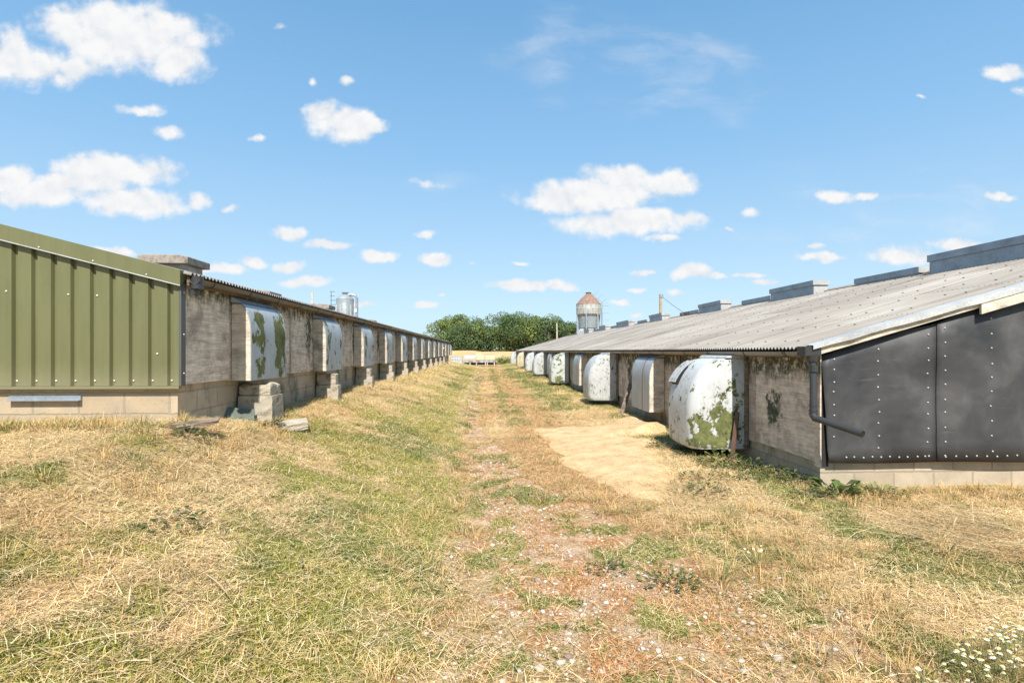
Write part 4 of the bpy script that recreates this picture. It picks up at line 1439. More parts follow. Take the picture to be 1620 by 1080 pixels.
    def sheet(x0, x1, slant, yo):
        nx, nz = 14, 8
        vs = []
        for i in range(nx + 1):
            u = i / nx
            for j in range(nz + 1):
                w = j / nz
                xx = x0 + (x1 - x0) * u
                if i == 0: xx += slant * (1 - w)
                zt_ = zs(xx) + 0.018 * math.sin(xx * 5.0) + 0.012 * math.sin(xx * 11 + 1)
                zb = 0.345 + 0.006 * math.sin(xx * 4)
                zz = zb + (zt_ - zb) * w
                bow = 0.007 * math.sin(xx * 3.1 + 2 * w) + 0.005 * math.sin(zz * 6 + xx * 1.5)
                vs.append((xx, yo + bow - (0.02 if j == 0 else 0), zz))
        fs = [(i * (nz + 1) + j, (i + 1) * (nz + 1) + j, (i + 1) * (nz + 1) + j + 1, i * (nz + 1) + j + 1) for i in range(nx) for j in range(nz)]
        o = MB().add(vs, fs).build('rubber_sheet', M['rubber'], T, (x0, yo, 0.34), smooth=True, angle=60)
        so = o.modifiers.new('thick', 'SOLIDIFY'); so.thickness = 0.005; so.offset = 1
        return o
    yo = RY0 + 0.0
    s1 = sheet(RX + 0.005, 4.92, 0.07, yo)
    s2 = sheet(4.90, 6.35, 0.0, yo - 0.012)
    s3 = sheet(6.33, 8.9, 0.0, yo)
    def surf(xx, zz, o=0.0):
        zb = 0.345; w = (zz - zb) / (zs(xx) - zb)
        return 0.007 * math.sin(xx * 3.1 + 2 * w) + 0.005 * math.sin(zz * 6 + xx * 1.5)
    def col(s, xx, z0, z1, n, yb):
        for k in range(n):
            zz = z0 + (z1 - z0) * k / (n - 1) + random.uniform(-0.012, 0.012)
            x_ = xx + random.uniform(-0.008, 0.008)
            screw(s, 'washer', x_, yb + surf(x_, zz) - 0.006 - 0.02 * max(0.0, 1 - (zz - 0.345) / (zs(x_) - 0.345) * 8), zz, 0.0105, 'washer')
    col(s1, 3.76, 0.62, 1.46, 8, yo)
    col(s1, 4.26, 0.50, 1.56, 9, yo)
    col(s1, 4.81, 0.42, 1.73, 10, yo)
    col(s2, 4.99, 0.42, 1.79, 10, yo - 0.012)
    col(s2, 5.52, 0.46, 1.90, 10, yo - 0.012)
    col(s2, 6.05, 0.46, 2.0, 10, yo - 0.012)
    for k in range(10):
        xx = 3.88 + k * 0.1 + random.uniform(-.01, .01)
        screw(s1, 'washer', xx, yo + surf(xx, .41) - 0.019, 0.405 + random.uniform(-.006, .006), 0.0105, 'washer')
    for k in range(11):
        xx = 4.99 + k * 0.115
        screw(s2, 'washer', xx, yo - 0.012 + surf(xx, .41) - 0.019, 0.41 + random.uniform(-.006, .006), 0.0105, 'washer')
    mb = MB()
    mb.box(RX + 0.012, RX + 0.10, RY0 + 0.03, RY0 + 0.055, 0.30, 1.45)
    mb.build('edge_strip', M['edge_black'], T)  # plain black strip behind the outer edge of the first rubber sheet
    # barge boards and silvery verge flashing
    def zl(xx): return R_EZ + R_SL * (xx - xe)
    def slope_board(name, x0, x1, top, h, y0, y1, mat, **kw):
        mb = MB()
        vs = []
        for xx in (x0, x1):
            for yy, zz in ((y0, top - h), (y1, top - h), (y1, top), (y0, top)):
                vs.append((xx, yy, zl(xx) + zz))
        mb.add(vs, [(0, 1, 2, 3), (7, 6, 5, 4), (0, 4, 5, 1), (1, 5, 6, 2), (2, 6, 7, 3), (3, 7, 4, 0)])
        return mb.build(name, mat, T, **kw)
    slope_board('barge_board', xe + 0.05, 5.40, -0.010, 0.085, RY0 - 0.075, RY0 - 0.045, M['wood_new'], bevel=0.003)
    slope_board('barge_board', 5.33, 8.9, -0.005, 0.160, RY0 - 0.105, RY0 - 0.076, M['wood_new'], bevel=0.003)
    n = 26
    mb = MB()
    vs = []
    for i in range(n + 1):
        xx = xe + 0.02 + (8.9 - xe) * i / n
        j = random.uniform(-0.006, 0.006)
        vs += [(xx, RY0 - 0.112 + j, zl(xx) - 0.018 - 0.035 * min(1, i / 12) + j), (xx, RY0 - 0.114 + j, zl(xx) + 0.028), (xx, RY0 + 0.03, zl(xx) + 0.032 + j), ]
    fs = []
    for i in range(n):
        for k in range(2):
            fs.append((i * 3 + k, (i + 1) * 3 + k, (i + 1) * 3 + k + 1, i * 3 + k + 1))
    vf = mb.add(vs, fs).build('verge_flashing', M['galv_light'], T)
    so = vf.modifiers.new('thick', 'SOLIDIFY'); so.thickness = 0.003
    # hoods
    D1 = dome_hood(T, RX - 0.008, 7.19, 0.205, 0.98, 1.24, 0.81, M['dome1'], lid=True)
    D1['label'] = 'white domed hood with big green bare patches and a torn lifted flap'
    D3 = dome_hood(T, RX - 0.008, 14.35, 0.215, 0.98, 1.24, 0.80, M['dome2'])
    D3['label'] = 'white domed hood with many small dark flakes'
    for yy, mt, lab in ((22.5, 'domeg', 'white domed hood blotched all over with green'), (30.6, 'dome2', None), (36.5, 'dome', None), (46.0, 'domey', 'yellowed rust streaked domed hood'), (57.2, 'dome', None)):
        D = dome_hood(T, RX - 0.008, yy, 0.2, 0.98, 1.24, 0.80, M[mt])
        if lab: D['label'] = lab
    B = box_hood('ventilation_hood', T, RX - 0.008, 10.62, 0.32, 1.25, 1.09, 0.305, -1, M['metal_r'], strap=0.36)
    B['label'] = 'flat grey hood with a rusty strap down its front'
    for yy in (18.64, 27.0, 40.3, 51.5):
        box_hood('ventilation_hood', T, RX - 0.008, yy, 0.34, 1.25, 1.09, 0.30, -1, M['metal_r'], strap=0.3)
    # ridge vents: tall galvanised boxes alternating with low ones
    def vent(y0, y1, x0, x1, zb, zt_, mat, endm):
        mb = MB()
        mb.box(x0, x1, y0, y1, zb, zt_ - 0.13)
        v = mb.build('ridge_vent', mat, T, (x0, y0, zb))
        mb = MB()
        mb.box(x0 - 0.03, x1 + 0.03, y0 - 0.03, y1 + 0.03, zt_ - 0.129, zt_)
        mb.build('vent_lid', mat, v, (x0, y0, zb), bevel=0.006)
        mb = MB()
        mb.box(x0 + 0.01, x1 - 0.01, y0 - 0.012, y0 - 0.001, zb, zt_ - 0.14)
        mb.box(x0 - 0.025, x1 + 0.025, y0 - 0.042, y0 - 0.031, zt_ - 0.12, zt_ - 0.006)
        mb.build('end_plate', endm, v, (x0, y0, zb))
        return v
    tall = [(7.0, 9.75), (13.35, 15.4), (18.75, 20.7), (25.1, 27.0), (31.0, 33.8), (37.0, 39.0), (43, 45)]
    low = [(10.3, 12.1), (15.85, 17.6), (21.3, 23.3), (28.2, 29.9), (34.4, 36.3), (40.0, 42.0)]
    for k, (a, b) in enumerate(tall):
        vent(a, b, 8.42, 8.80, 2.85, 3.36, M['galv'], M['galv_end'])
    for k, (a, b) in enumerate(low):
        vent(a, b, 8.66, 9.04, 2.95, 3.23, M['galv_rust'] if k == 2 else M['galv'], M['galv_end'])
    # torn sheet lying on the ridge near the far silo
    mb = MB()
    mb.tube([(8.3, 46.0, 3.05), (8.6, 47.2, 3.25), (8.9, 48.2, 3.3)], 0.28, 8)
    mb.build('ridge_cowl', M['galv_light'], T)
    return T


right_shed()


# ------------------------------------------------------------------ concrete block piers under the left hoods
def rough_block(mb, x0, x1, y0, y1, z0, z1, amp=0.012, topamp=0.0, n=7, seed=0):
    rs = random.Random(seed)
    idx = {}
    vs, fs = [], []
    ph = [rs.uniform(0, 6) for _ in range(6)]

    def vert(i, j, k):
        key = (i, j, k)
        if key not in idx:
            u, v, w = i / n, j / n, k / n
            cx, cy, cz = (x0 + x1) / 2, (y0 + y1) / 2, (z0 + z1) / 2
            x, y, z = x0 + (x1 - x0) * u, y0 + (y1 - y0) * v, z0 + (z1 - z0) * w
            e = sum(1 for q in (i, j, k) if q in (0, n))
            sh = 1 - (0.012 if e == 2 else (0.03 if e == 3 else 0))
            x, y, z = cx + (x - cx) * sh, cy + (y - cy) * sh, cz + (z - cz) * sh
            x += rs.uniform(-amp, amp); y += rs.uniform(-amp, amp); z += rs.uniform(-amp, amp) * 0.5
            if k == n and topamp: z += topamp * (math.sin(7 * u + ph[0]) * math.cos(5 * v + ph[1]) - 0.3 + rs.uniform(-.5, .5))
            idx[key] = len(vs)
            vs.append((x, y, z))
        return idx[key]
    for a in range(n):
        for b in range(n):
            fs += [(vert(a, b, 0), vert(a, b + 1, 0), vert(a + 1, b + 1, 0), vert(a + 1, b, 0)),
                   (vert(a, b, n), vert(a + 1, b, n), vert(a + 1, b + 1, n), vert(a, b + 1, n)),
                   (vert(a, 0, b), vert(a + 1, 0, b), vert(a + 1, 0, b + 1), vert(a, 0, b + 1)),
                   (vert(a, n, b), vert(a, n, b + 1), vert(a + 1, n, b + 1), vert(a + 1, n, b)),
                   (vert(0, a, b), vert(0, a, b + 1), vert(0, a + 1, b + 1), vert(0, a + 1, b)),
                   (vert(n, a, b), vert(n, a + 1, b), vert(n, a + 1, b + 1), vert(n, a, b + 1))]
    return mb.add(vs, fs)


def piers():
    ords = ['second', 'third', 'fourth', 'fifth', 'sixth', 'seventh', 'eighth', 'ninth', 'tenth', 'eleventh']
    grp = 'concrete block piers under the left shed hoods'
    for k in range(11):
        yy = 7.0 + 3.06 * k + (0.12 if k else 0)
        zb = float(ground_h(-2.85, yy)) - 0.06
        lab = 'broad broken topped concrete pier under the mossy nearest hood of the left shed' if k == 0 else \
            'narrow concrete block stack under the %s nearest hood of the left shed' % ords[k - 1]
        T = thing('block_pier', (-2.9, yy, zb), lab, 'pier', grp)
        xo = -2.70 if k == 0 else -2.72
        wd = 0.40 if k == 0 else 0.24
        zt = 1.12
        zm = 0.98 if k == 0 else zb + (zt - zb) * 0.62
        mb = MB()
        rough_block(mb, -3.13, xo, yy, yy + wd, zb, zm, 0.004, 0, 6, 10 + k)
        mb.build('block', M['concrete'], T, (-2.9, yy, zb))
        mb = MB()
        rough_block(mb, -3.12, xo - (0.03 if k == 0 else 0.05), yy + 0.02, yy + wd - 0.03, zm + 0.004, zt, 0.006, 0.020 if k == 0 else 0.006, 6, 30 + k)
        mb.build('block', M['concrete'], T, (-2.9, yy, zb))


piers()


def small_things():
    g = lambda x, y: float(ground_h(x, y))
    # tilted slab by the first pier
    z = g(-2.45, 7.0)
    T = MB()
    rough_block(T, -2.63, -2.25, 6.85, 7.10, z - 0.02, z + 0.09, 0.006, 0.01, 6, 77)
    o = T.build('concrete_slab', M['concrete'], None, (-2.44, 6.97, z))
    o.rotation_euler = (0.10, -0.15, 0.35)
    tag(o, 'loose tilted concrete slab lying in the grass in front of the first pier', 'slab')
    mb = MB()
    rough_block(mb, -2.62, -2.36, 6.78, 7.0, z - 0.02, z + 0.03, 0.006, 0.008, 5, 78)
    o = mb.build('concrete_slab', M['concrete'], None, (-2.5, 6.9, z))
    o.rotation_euler = (-0.2, 0.2, -0.2)
    o.location.x -= 0.2
    o.location.y -= 0.12
    tag(o, 'thin broken concrete flake beside the tilted slab', 'slab')
    # slate leaning on the plinth
    z = g(-3.0, 6.75)
    mb = MB()
    mb.box(-0.16, 0.16, -0.008, 0.008, -0.04, 0.22)
    o = mb.build('slate_tile', M['slate'], None, (0, 0, 0), bevel=0.003)
    o.location = (-2.98, 6.72, z - 0.02)
    o.rotation_euler = (-0.75, 0.15, 0.5)
    tag(o, 'grey green slate leaning against the plinth left of the first pier', 'slate')
    # rotten boards in the grass
    z = g(-2.85, 5.3)
    for k, (dx, dy, L, rz, rx, lab) in enumerate(((0, 0, 0.46, 0.35, 0.25, 'broken grey board sticking out of the hay before the left shed corner'),
                                                 (-0.17, -0.03, 0.5, 0.55, -0.12, 'dark rotten board lying lowest in the hay before the left shed corner'))):
        mb = MB()
        rough_block(mb, -L / 2, L / 2, -0.06, 0.06, -0.014, 0.014, 0.006, 0.006, 6, 90 + k)
        o = mb.build('broken_board', M['wood_dark'], None, (0, 0, 0))
        o.location = (-2.80 + dx, 5.30 + dy, z + 0.07 - 0.02 * k)
        o.rotation_euler = (rx, -0.12, rz)
        tag(o, lab, 'board', 'broken boards by the left shed')
    # props by the right shed
    mb = MB()
    mb.beam((3.16, 12.3, g(3.16, 12.3) - 0.03), (3.58, 12.75, 0.95), 0.10, 0.025)
    o = mb.build('timber_prop', M['wood_dark'], None, (3.16, 12.3, 0))
    tag(o, 'brown plank leaning against the right shed beside the strapped grey hood', 'plank')
    mb = MB()
    mb.beam((3.30, 7.02, g(3.3, 7.02) - 0.03), (3.44, 7.14, 0.72), 0.05, 0.03)
    o = mb.build('wooden_stake', M['rustbar'], None, (3.30, 7.02, 0))
    tag(o, 'dark stake leaning on the nearest white domed hood', 'stake')
    # white cube tank far down the aisle
    cx, cy = -2.55, 50.0
    zb = g(cx, cy)
    T = thing('bulk_container', (cx, cy, zb), 'white cube shaped bulk container in a cage at the far end of the left shed', 'container')
    s = 0.52
    zc = 1.55 - 27 * 50 / 850
    mb = MB().box(cx - s, cx + s, cy - s, cy + s, zc + 0.12, zc + 1.07)
    mb.build('tank', M['ibc'], T, bevel=0.05)
    mb = MB()
    for i in range(6):
        xx = cx - s - 0.02 + (2 * s + 0.04) * i / 5
        mb.beam((xx, cy - s - 0.02, zc + 0.12), (xx, cy - s - 0.02, zc + 1.08), 0.02, 0.02)
    for i in range(5):
        zz = zc + 0.15 + 0.9 * i / 4
        mb.beam((cx - s - .02, cy - s - 0.04, zz), (cx + s + .02, cy - s - 0.04, zz), 0.022, 0.022)
        mb.beam((cx + s + .03, cy - s, zz), (cx + s + .03, cy + s, zz), 0.022, 0.022)
    mb.build('cage', M['galv'], T)
    mb = MB().box(cx - 0.1, cx + 0.42, cy - s - 0.06, cy - s - 0.052, zc + 0.45, zc + 0.78)
    mb.build('label_plate', M['galv_light'], T)
    mb = MB()
    mb.box(cx - s, cx + s, cy - s, cy + s, zb - 0.05, zc + 0.118)
    mb.build('pallet', M['wood_dark'], T)
    # feed trailer: cream tank on a grey trestle
    cx, cy = -0.70, 56.0
    zb = g(cx, cy)
    T = thing('feed_trough', (cx, cy, zb), 'cream and white tank sections on a low grey trestle at the far track end', 'trough')
    zz = lambda py: 1.55 - (py - 555) * 56 / 850
    X = lambda px: 56 * (0.0517 + (px - 810) / 850)
    mb = MB().box(X(735), X(753), cy - 0.45, cy + 0.45, zz(568.5), zz(562.2))
    mb.build('tank_section', M['trough_w'], T, bevel=0.08)
    mb = MB().box(X(753.3), X(767), cy - 0.46, cy + 0.46, zz(570), zz(561.8))
    mb.build('tank_section', M['trough'], T, bevel=0.08)
    mb = MB().box(X(767.3), X(783), cy - 0.45, cy + 0.45, zz(570), zz(562.3))
    mb.build('tank_section', M['trough'], T, bevel=0.08)
    mb = MB().box(X(753), X(763), cy - 0.3, cy + 0.3, zz(561.6), zz(559))
    mb.build('lid', M['trough'], T, bevel=0.04)
    mb = MB()
    mb.box(X(722), X(787), cy - 0.55, cy + 0.55, zz(570.8), zz(570.1))
    mb.box(X(733), X(786), cy - 0.6, cy - 0.5, zz(573.2), zz(569.5))
    mb.build('trestle', M['galv_rust'], T)
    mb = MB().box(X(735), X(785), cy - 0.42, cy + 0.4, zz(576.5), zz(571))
    mb.build('under_shade', M['black'], T)  # black box standing in for the shade beneath the tank sections
    for px in (744, 754, 768, 771, 782):
        mb = MB().box(X(px) - 0.05, X(px) + 0.05, cy - 0.60, cy - 0.50, zb - 0.05, zz(572.5))
        mb.build('leg', M['wood_pale'], T)
        mb = MB().box(X(px) - 0.07, X(px) + 0.07, cy + 0.4, cy + 0.54, zb - 0.05, zz(571))
        mb.build('leg', M['wood_dark'], T)
    # pale hose hanging from the left shed
    mb = MB()
    pts = []
    for i in range(18):
        u = i / 17
        yy = 37.5 + 3.0 * u
        xx = -2.82 + 0.75 * u ** 2.2 * 1.2
        zz_ = 1.75 - 1.25 * (u / 0.55) ** 1.1 if u < 0.55 else 0.5 - 0.15 * (u - 0.55) / 0.45
        zz_ = max(zz_, g(xx, yy) + 0.03)
        pts.append((xx, yy, zz_))
    mb.tube(pts, 0.045, 8)
    o = mb.build('hose', M['hose'], None, (-2.8, 37.5, 0.5), smooth=True)
    tag(o, 'pale hose hanging from the far part of the left shed down to the grass', 'hose')


small_things()


# ------------------------------------------------------------------ silos, poles
def silos():
    # rusty topped feed silo behind the right shed
    d = 63.0
    cx = d * (0.0517 + (931 - 810) / 850.0)
    cy = d * (1 - 0.0517 * (931 - 810) / 850.0)
    Z = lambda py: 1.55 + (555 - py) * d / 850.0
    R = 19.3 * d / 850
    T = thing('feed_silo', (cx, cy, 1.0), 'feed silo with rust red cone top and ladder behind the right shed', 'silo')
    mb = MB()
    mb.lathe([(R * 0.80, Z(519) - Z(519)), (R * 0.88, Z(498.0) - Z(519)), (R * 0.95, Z(496.8) - Z(519))], (cx, cy, Z(519)), 40)
    mb.lathe([(R * .25, 0), (R * 0.62, 2.2)], (cx, cy, Z(519) - 2.2), 32)
    mb.build('hopper', M['silo'], T, smooth=True, angle=30)
    mb = MB()
    mb.lathe([(R * 0.92, Z(499.5)), (R, Z(497)), (R, Z(489)), (R * 1.012, Z(488.8)), (R, Z(488.3)), (R, Z(481))], (cx, cy, 0), 48)
    body = mb.build('body', M['silo_rusty'], T, smooth=True, angle=30)
    mb = MB()
    mb.lathe([(R * 1.02, Z(481.3)), (R * 0.62, Z(472.3)), (R * 0.20, Z(465)), (R * 0.20, Z(464))], (cx, cy, 0), 48)
    mb.build('cone_top', M['rust'], T, smooth=True, angle=30)
    mb = MB()
    mb.lathe([(R * 0.22, 0), (R * 0.23, 0.12), (R * .05, 0.16)], (cx, cy, Z(464.2)), 24)
    mb.build('hatch', M['rustbar'], T)
    for k in range(6):
        a = math.radians(-90 + 38 + 60 * k)
        mb = MB()
        p = (cx + R * 0.97 * math.cos(a), cy + R * 0.97 * math.sin(a))
        mb.beam((p[0], p[1], 0.3), (p[0], p[1], Z(492)), 0.12, 0.12)
        mb.build('leg', M['silo'], T)
    mb = MB()
    lx = cx + R * 1.13
    for zx in (0.0,):
        mb.beam((lx, cy - 0.3, 1.5), (lx, cy - 0.3, Z(480)), 0.05, 0.05)
        mb.beam((lx + 0.0, cy + 0.3, 1.5), (lx + 0.0, cy + 0.3, Z(480)), 0.05, 0.05)
    for k in range(8):
        zz = Z(484) - k * 0.84
        mb.beam((lx, cy - 0.3, zz), (lx + 0.75, cy - 0.3, zz), 0.045, 0.045)
    top = (cx + R * 0.22, cy - 0.3, Z(464.5))
    mb.beam((lx, cy - 0.3, Z(480)), top, 0.05, 0.05)
    for k in range(3):
        q = (k + 0.15) / 2.7
        a = Vector((lx, cy - 0.3, Z(480))).lerp(Vector(top), q)
        mb.beam(a, a + Vector((0.50, 0, 0.52)), 0.045, 0.045)
    mb.build('ladder', M['galv'], T)
    # galvanised silo beyond the left shed
    d = 62.0
    cx = d * (0.0517 + (546 - 810) / 850.0)
    cy = d * (1 - 0.0517 * (546 - 810) / 850.0)
    R = 13.5 * d / 850
    T = thing('feed_silo', (cx, cy, 1.0), 'shiny galvanised feed silo with domed top and filler pipe behind the left shed', 'silo')
    mb = MB()
    prof = [(R, 1.5), (R, Z2(520, d)), (R * 1.015, Z2(482, d)), (R, Z2(481.5, d)), (R, Z2(473.5, d))]
    mb.lathe(prof, (cx, cy, 0), 40)
    body = mb.build('body', M['silo'], T, smooth=True, angle=30)
    mb = MB()
    mb.lathe([(R * 1.02, Z2(473.6, d)), (R * 0.80, Z2(469.8, d)), (R * 0.32, Z2(465.5, d))], (cx, cy, 0), 40)
    mb.build('cone_top', M['silo'], T, smooth=True, angle=30)
    mb = MB()
    mb.lathe([(R * 0.28, 0), (R * 0.28, 0.12), (R * 0.42, 0.16), (R * 0.42, 0.24)], (cx, cy, Z2(465.6, d)), 20)
    mb.build('hatch', M['galv'], T)
    mb = MB()
    for k in range(10):
        a = 2 * math.pi * k / 10
        mb.beam((cx + R * 1.02 * math.cos(a), cy + R * 1.02 * math.sin(a), 1.5), (cx + R * 1.02 * math.cos(a), cy + R * 1.02 * math.sin(a), Z2(482, d)), 0.06, 0.06)
    mb.build('stiffener', M['galv_light'], T)
    mb = MB()
    px = cx + R * 1.15
    mb.tube([(px + .25, cy - 0.2, 1.5), (px + .25, cy - 0.2, Z2(471, d)), (px + .1, cy - .2, Z2(468, d)), (px - .3, cy - 0.2, Z2(466.2, d)), (cx + .4, cy - .2, Z2(466.5, d))], 0.16, 10)
    mb.build('filler_pipe', M['galv'], T, smooth=True)
    mb = MB().box(px + 0.05, px + 0.30, cy - 0.46, cy - 0.40, Z2(494, d), Z2(488.5, d))
    mb.build('sign_plate', M['ibc'], T)
    mb = MB()
    lx = cx - R * 1.55
    mb.beam((lx, cy - 0.2, 1.5), (lx, cy - 0.2, Z2(461, d)), 0.05, 0.05)
    for k in range(7):
        zz = Z2(461.5, d) - k * 0.50
        mb.beam((lx - 0.14, cy - 0.2, zz), (lx + 0.42 + (0.3 if k > 1 else 0), cy - 0.2, zz), 0.055, 0.05)
    mb.build('ladder', M['flash_dark'], T)
    # poles
    def pole(px, d, ztop, zb, r, mat, label, arm=None):
        cx = d * (0.0517 + (px - 810) / 850.0)
        cy = d * (1 - 0.0517 * (px - 810) / 850.0)
        T = thing('utility_pole', (cx, cy, zb), label, 'pole')
        MB().tube([(cx, cy, zb), (cx + 0.03, cy, (zb + ztop) / 2), (cx, cy, ztop)], [r * 1.15, r, r * 0.85], 10).build('post', mat, T, smooth=True, angle=50)
        return T, cx, cy
    T, cx, cy = pole(1045, 46.0, 1.55 + 90 * 46 / 850, 0.0, 0.15, M['pole'], 'brown timber pole with a stay wire rising behind the right shed roof')
    mb = MB()
    a = Vector((cx + 0.1, cy, 1.55 + 86 * 46 / 850)); b = Vector((cx + 2.4, cy - 6.5, 3.2))
    pts = []
    for i in range(9):
        u = i / 8
        p = a.lerp(b, u); p.z -= 0.35 * math.sin(math.pi * u)
        pts.append(p)
    mb.tube(pts, 0.018, 6)
    mb.build('wire', M['flash_dark'], T)
    mb = MB().box(cx - 0.08, cx + 0.2, cy - 0.16, cy - 0.06, 1.55 + 84 * 46 / 850, 1.55 + 89 * 46 / 850)
    mb.build('insulator', M['galv'], T)
    pole(881, 72.0, 1.55 + 44 * 72 / 850, 0.0, 0.10, M['wood_pale'], 'thin pale post standing before the wood left of the rusty silo')
    pole(494, 47.0, 1.55 + 94 * 47 / 850, 0.5, 0.09, M['wood_pale'], 'thin grey post rising behind the left shed roof')


def Z2(py, d): return 1.55 + (555 - py) * d / 850.0


silos()


# ------------------------------------------------------------------ trees and plants
def crown_mesh(name, seed, w, h, n, cols, leaf=0.42, low=0.05):
    rs = np.random.RandomState(seed)
    # lumps
    K = 20
    th = rs.rand(K) * 6.283
    zz = rs.rand(K)
    rad = np.sqrt(np.clip(1 - ((zz - 0.40) / 0.64) ** 2, 0.05, 1)) * 0.72
    C = np.stack([np.cos(th) * rad * w / 2, np.sin(th) * rad * w / 2, low * h + zz * h * 0.86], 1)
    Rr = (0.16 + 0.13 * rs.rand(K)) * w * (0.75 + 0.4 * (1 - zz))
    k = rs.randint(0, K, n)
    v = rs.randn(n, 3); v /= np.linalg.norm(v, axis=1)[:, None]
    r = (0.55 + 0.5 * rs.rand(n) ** 0.5)
    P = C[k] + v * (Rr[k] * r)[:, None] * np.array([1, 1, 0.8])
    P[:, 2] = np.clip(P[:, 2], 0.15, None)
    nrm = v + rs.randn(n, 3) * 0.55 + np.array([0, 0, 0.35])
    nrm /= np.linalg.norm(nrm, axis=1)[:, None]
    a = np.cross(nrm, rs.randn(n, 3)); a /= np.linalg.norm(a, axis=1)[:, None]
    b = np.cross(nrm, a)
    s = (leaf * (0.6 + 0.8 * rs.rand(n)))[:, None]
    V = np.stack([P - a * s * .5, P + b * s * .32, P + a * s * .5, P - b * s * .32], 1).reshape(-1, 3)
    i = np.arange(n) * 4
    Q = np.stack([i, i + 1, i + 2, i + 3], 1)
    cc = np.array(cols)
    lump = rs.rand(K)
    base = cc[(lump * len(cc)).astype(int)]
    c = base[k] * 1.75 * (0.70 + 0.6 * rs.rand(n, 1)) * (0.80 + 0.42 * lump[k])[:, None]
    return V, Q, np.repeat(c, 4, 0)


def wood():
    dark = [(0.055, 0.085, 0.030), (0.065, 0.098, 0.034), (0.048, 0.075, 0.030), (0.080, 0.108, 0.036)]
    yel = [(0.120, 0.142, 0.034), (0.10, 0.128, 0.034), (0.14, 0.15, 0.036), (0.085, 0.115, 0.034)]
    mid = [(0.085, 0.115, 0.034), (0.075, 0.10, 0.032), (0.11, 0.13, 0.036)]
    grp = 'trees of the wood beyond the stubble field'
    # px, distance, width, height
    spec = [
        (697, 156, 10, 8.8, 'yel', 'leftmost low yellow green tree of the wood beyond the field'),
        (722, 162, 10.5, 10.8, 'yel', 'tall pale yellow green tree at the back left of the wood'),
        (720, 148, 10, 6.6, 'dark', 'low dark tree at the front left of the wood'),
        (745, 160, 11, 10.3, 'yel', 'yellow green tree behind the dark front trees left of the middle of the wood'),
        (748, 147, 12, 8.6, 'dark', 'dark rounded tree in front of the yellow green ones'),
        (776, 149, 12.5, 9.3, 'mid', 'mid green tree directly above the cream feed trough'),
        (790, 163, 12, 11.6, 'mid', 'tallest mid green tree at the back of the wood above the track'),
        (803, 148, 13, 9.6, 'dark', 'dark bushy tree above the far end of the right shed'),
        (824, 161, 11.5, 11.7, 'dark', 'tall dark tree with a ragged top right of the middle of the wood'),
        (834, 149, 10.5, 9.4, 'mid', 'mid green front tree behind the far right roof edge'),
        (857, 158, 12, 11.5, 'mid', 'broad mid green tree towards the right end of the wood'),
        (868, 147, 12, 9.0, 'dark', 'dark front tree just left of the thin pale post'),
        (886, 153, 10.5, 9.9, 'dark', 'dark tree at the right end of the wood behind the thin pale post'),
        (899, 150, 7, 7.6, 'dark', 'rightmost small dark tree of the wood by the rusty silo'),
    ]
    P = {'dark': dark, 'yel': yel, 'mid': mid}
    for k, (px, d, w, h, kind, lab) in enumerate(spec):
        u = (px - 810) / 850.0
        x, y = d * (0.0517 + u), d * (1 - 0.0517 * u)
        zb = float(ground_h(x, y))
        T = thing('broadleaf_tree', (x, y, zb), lab, 'tree', grp)
        mb = MB()
        mb.tube([(x, y, zb - 0.1), (x + 0.1, y, zb + h * 0.3), (x, y + 0.1, zb + h * 0.7)], [0.32, 0.24, 0.08], 8)
        for j in range(5):
            a = j * 1.3 + k
            z0 = zb + h * (0.22 + 0.08 * j)
            mb.tube([(x, y, z0), (x + math.cos(a) * w * 0.18, y + math.sin(a) * w * 0.18, z0 + h * 0.14), (x + math.cos(a) * w * 0.33, y + math.sin(a) * w * 0.33, z0 + h * 0.2)], [0.12, 0.08, 0.03], 6)
        mb.build('trunk', M['bark'], T)
        V, Q, c = crown_mesh('crown', 100 + k, w, h, 7500, P[kind], 0.40)
        V = V + np.array([x, y, zb])
        o = np_mesh('crown', V, Q, None, c, [M['leaf']], False, T, (x, y, zb))
    # thicket at the field edge
    for px, d, w, h, lab in ((800, 64, 2.6, 0.95, 'low green thicket at the field edge beside the far end of the right shed'), (789, 66, 1.8, 0.55, 'smallest low bush at the field edge right of the trough')):
        u = (px - 810) / 850.0
        x, y = d * (0.0517 + u), d * (1 - 0.0517 * u)
        zb = float(ground_h(x, y))
        T = thing('bush', (x, y, zb), lab, 'bush')
        V, Q, c = crown_mesh('foliage', 300 + px, w, h, 1800, [(0.12, 0.14, 0.04), (0.16, 0.17, 0.05), (0.10, 0.12, 0.035)], 0.16, 0.0)
        V[:, 2] *= 0.8
        np_mesh('foliage', V + np.array([x, y, zb]), Q, None, c, [M['leaf']], False, T, (x, y, zb))
        MB().tube([(x, y, zb - .05), (x + .05, y, zb + h * .6)], [0.04, 0.015], 6).build('stem', M['bark'], T)


wood()


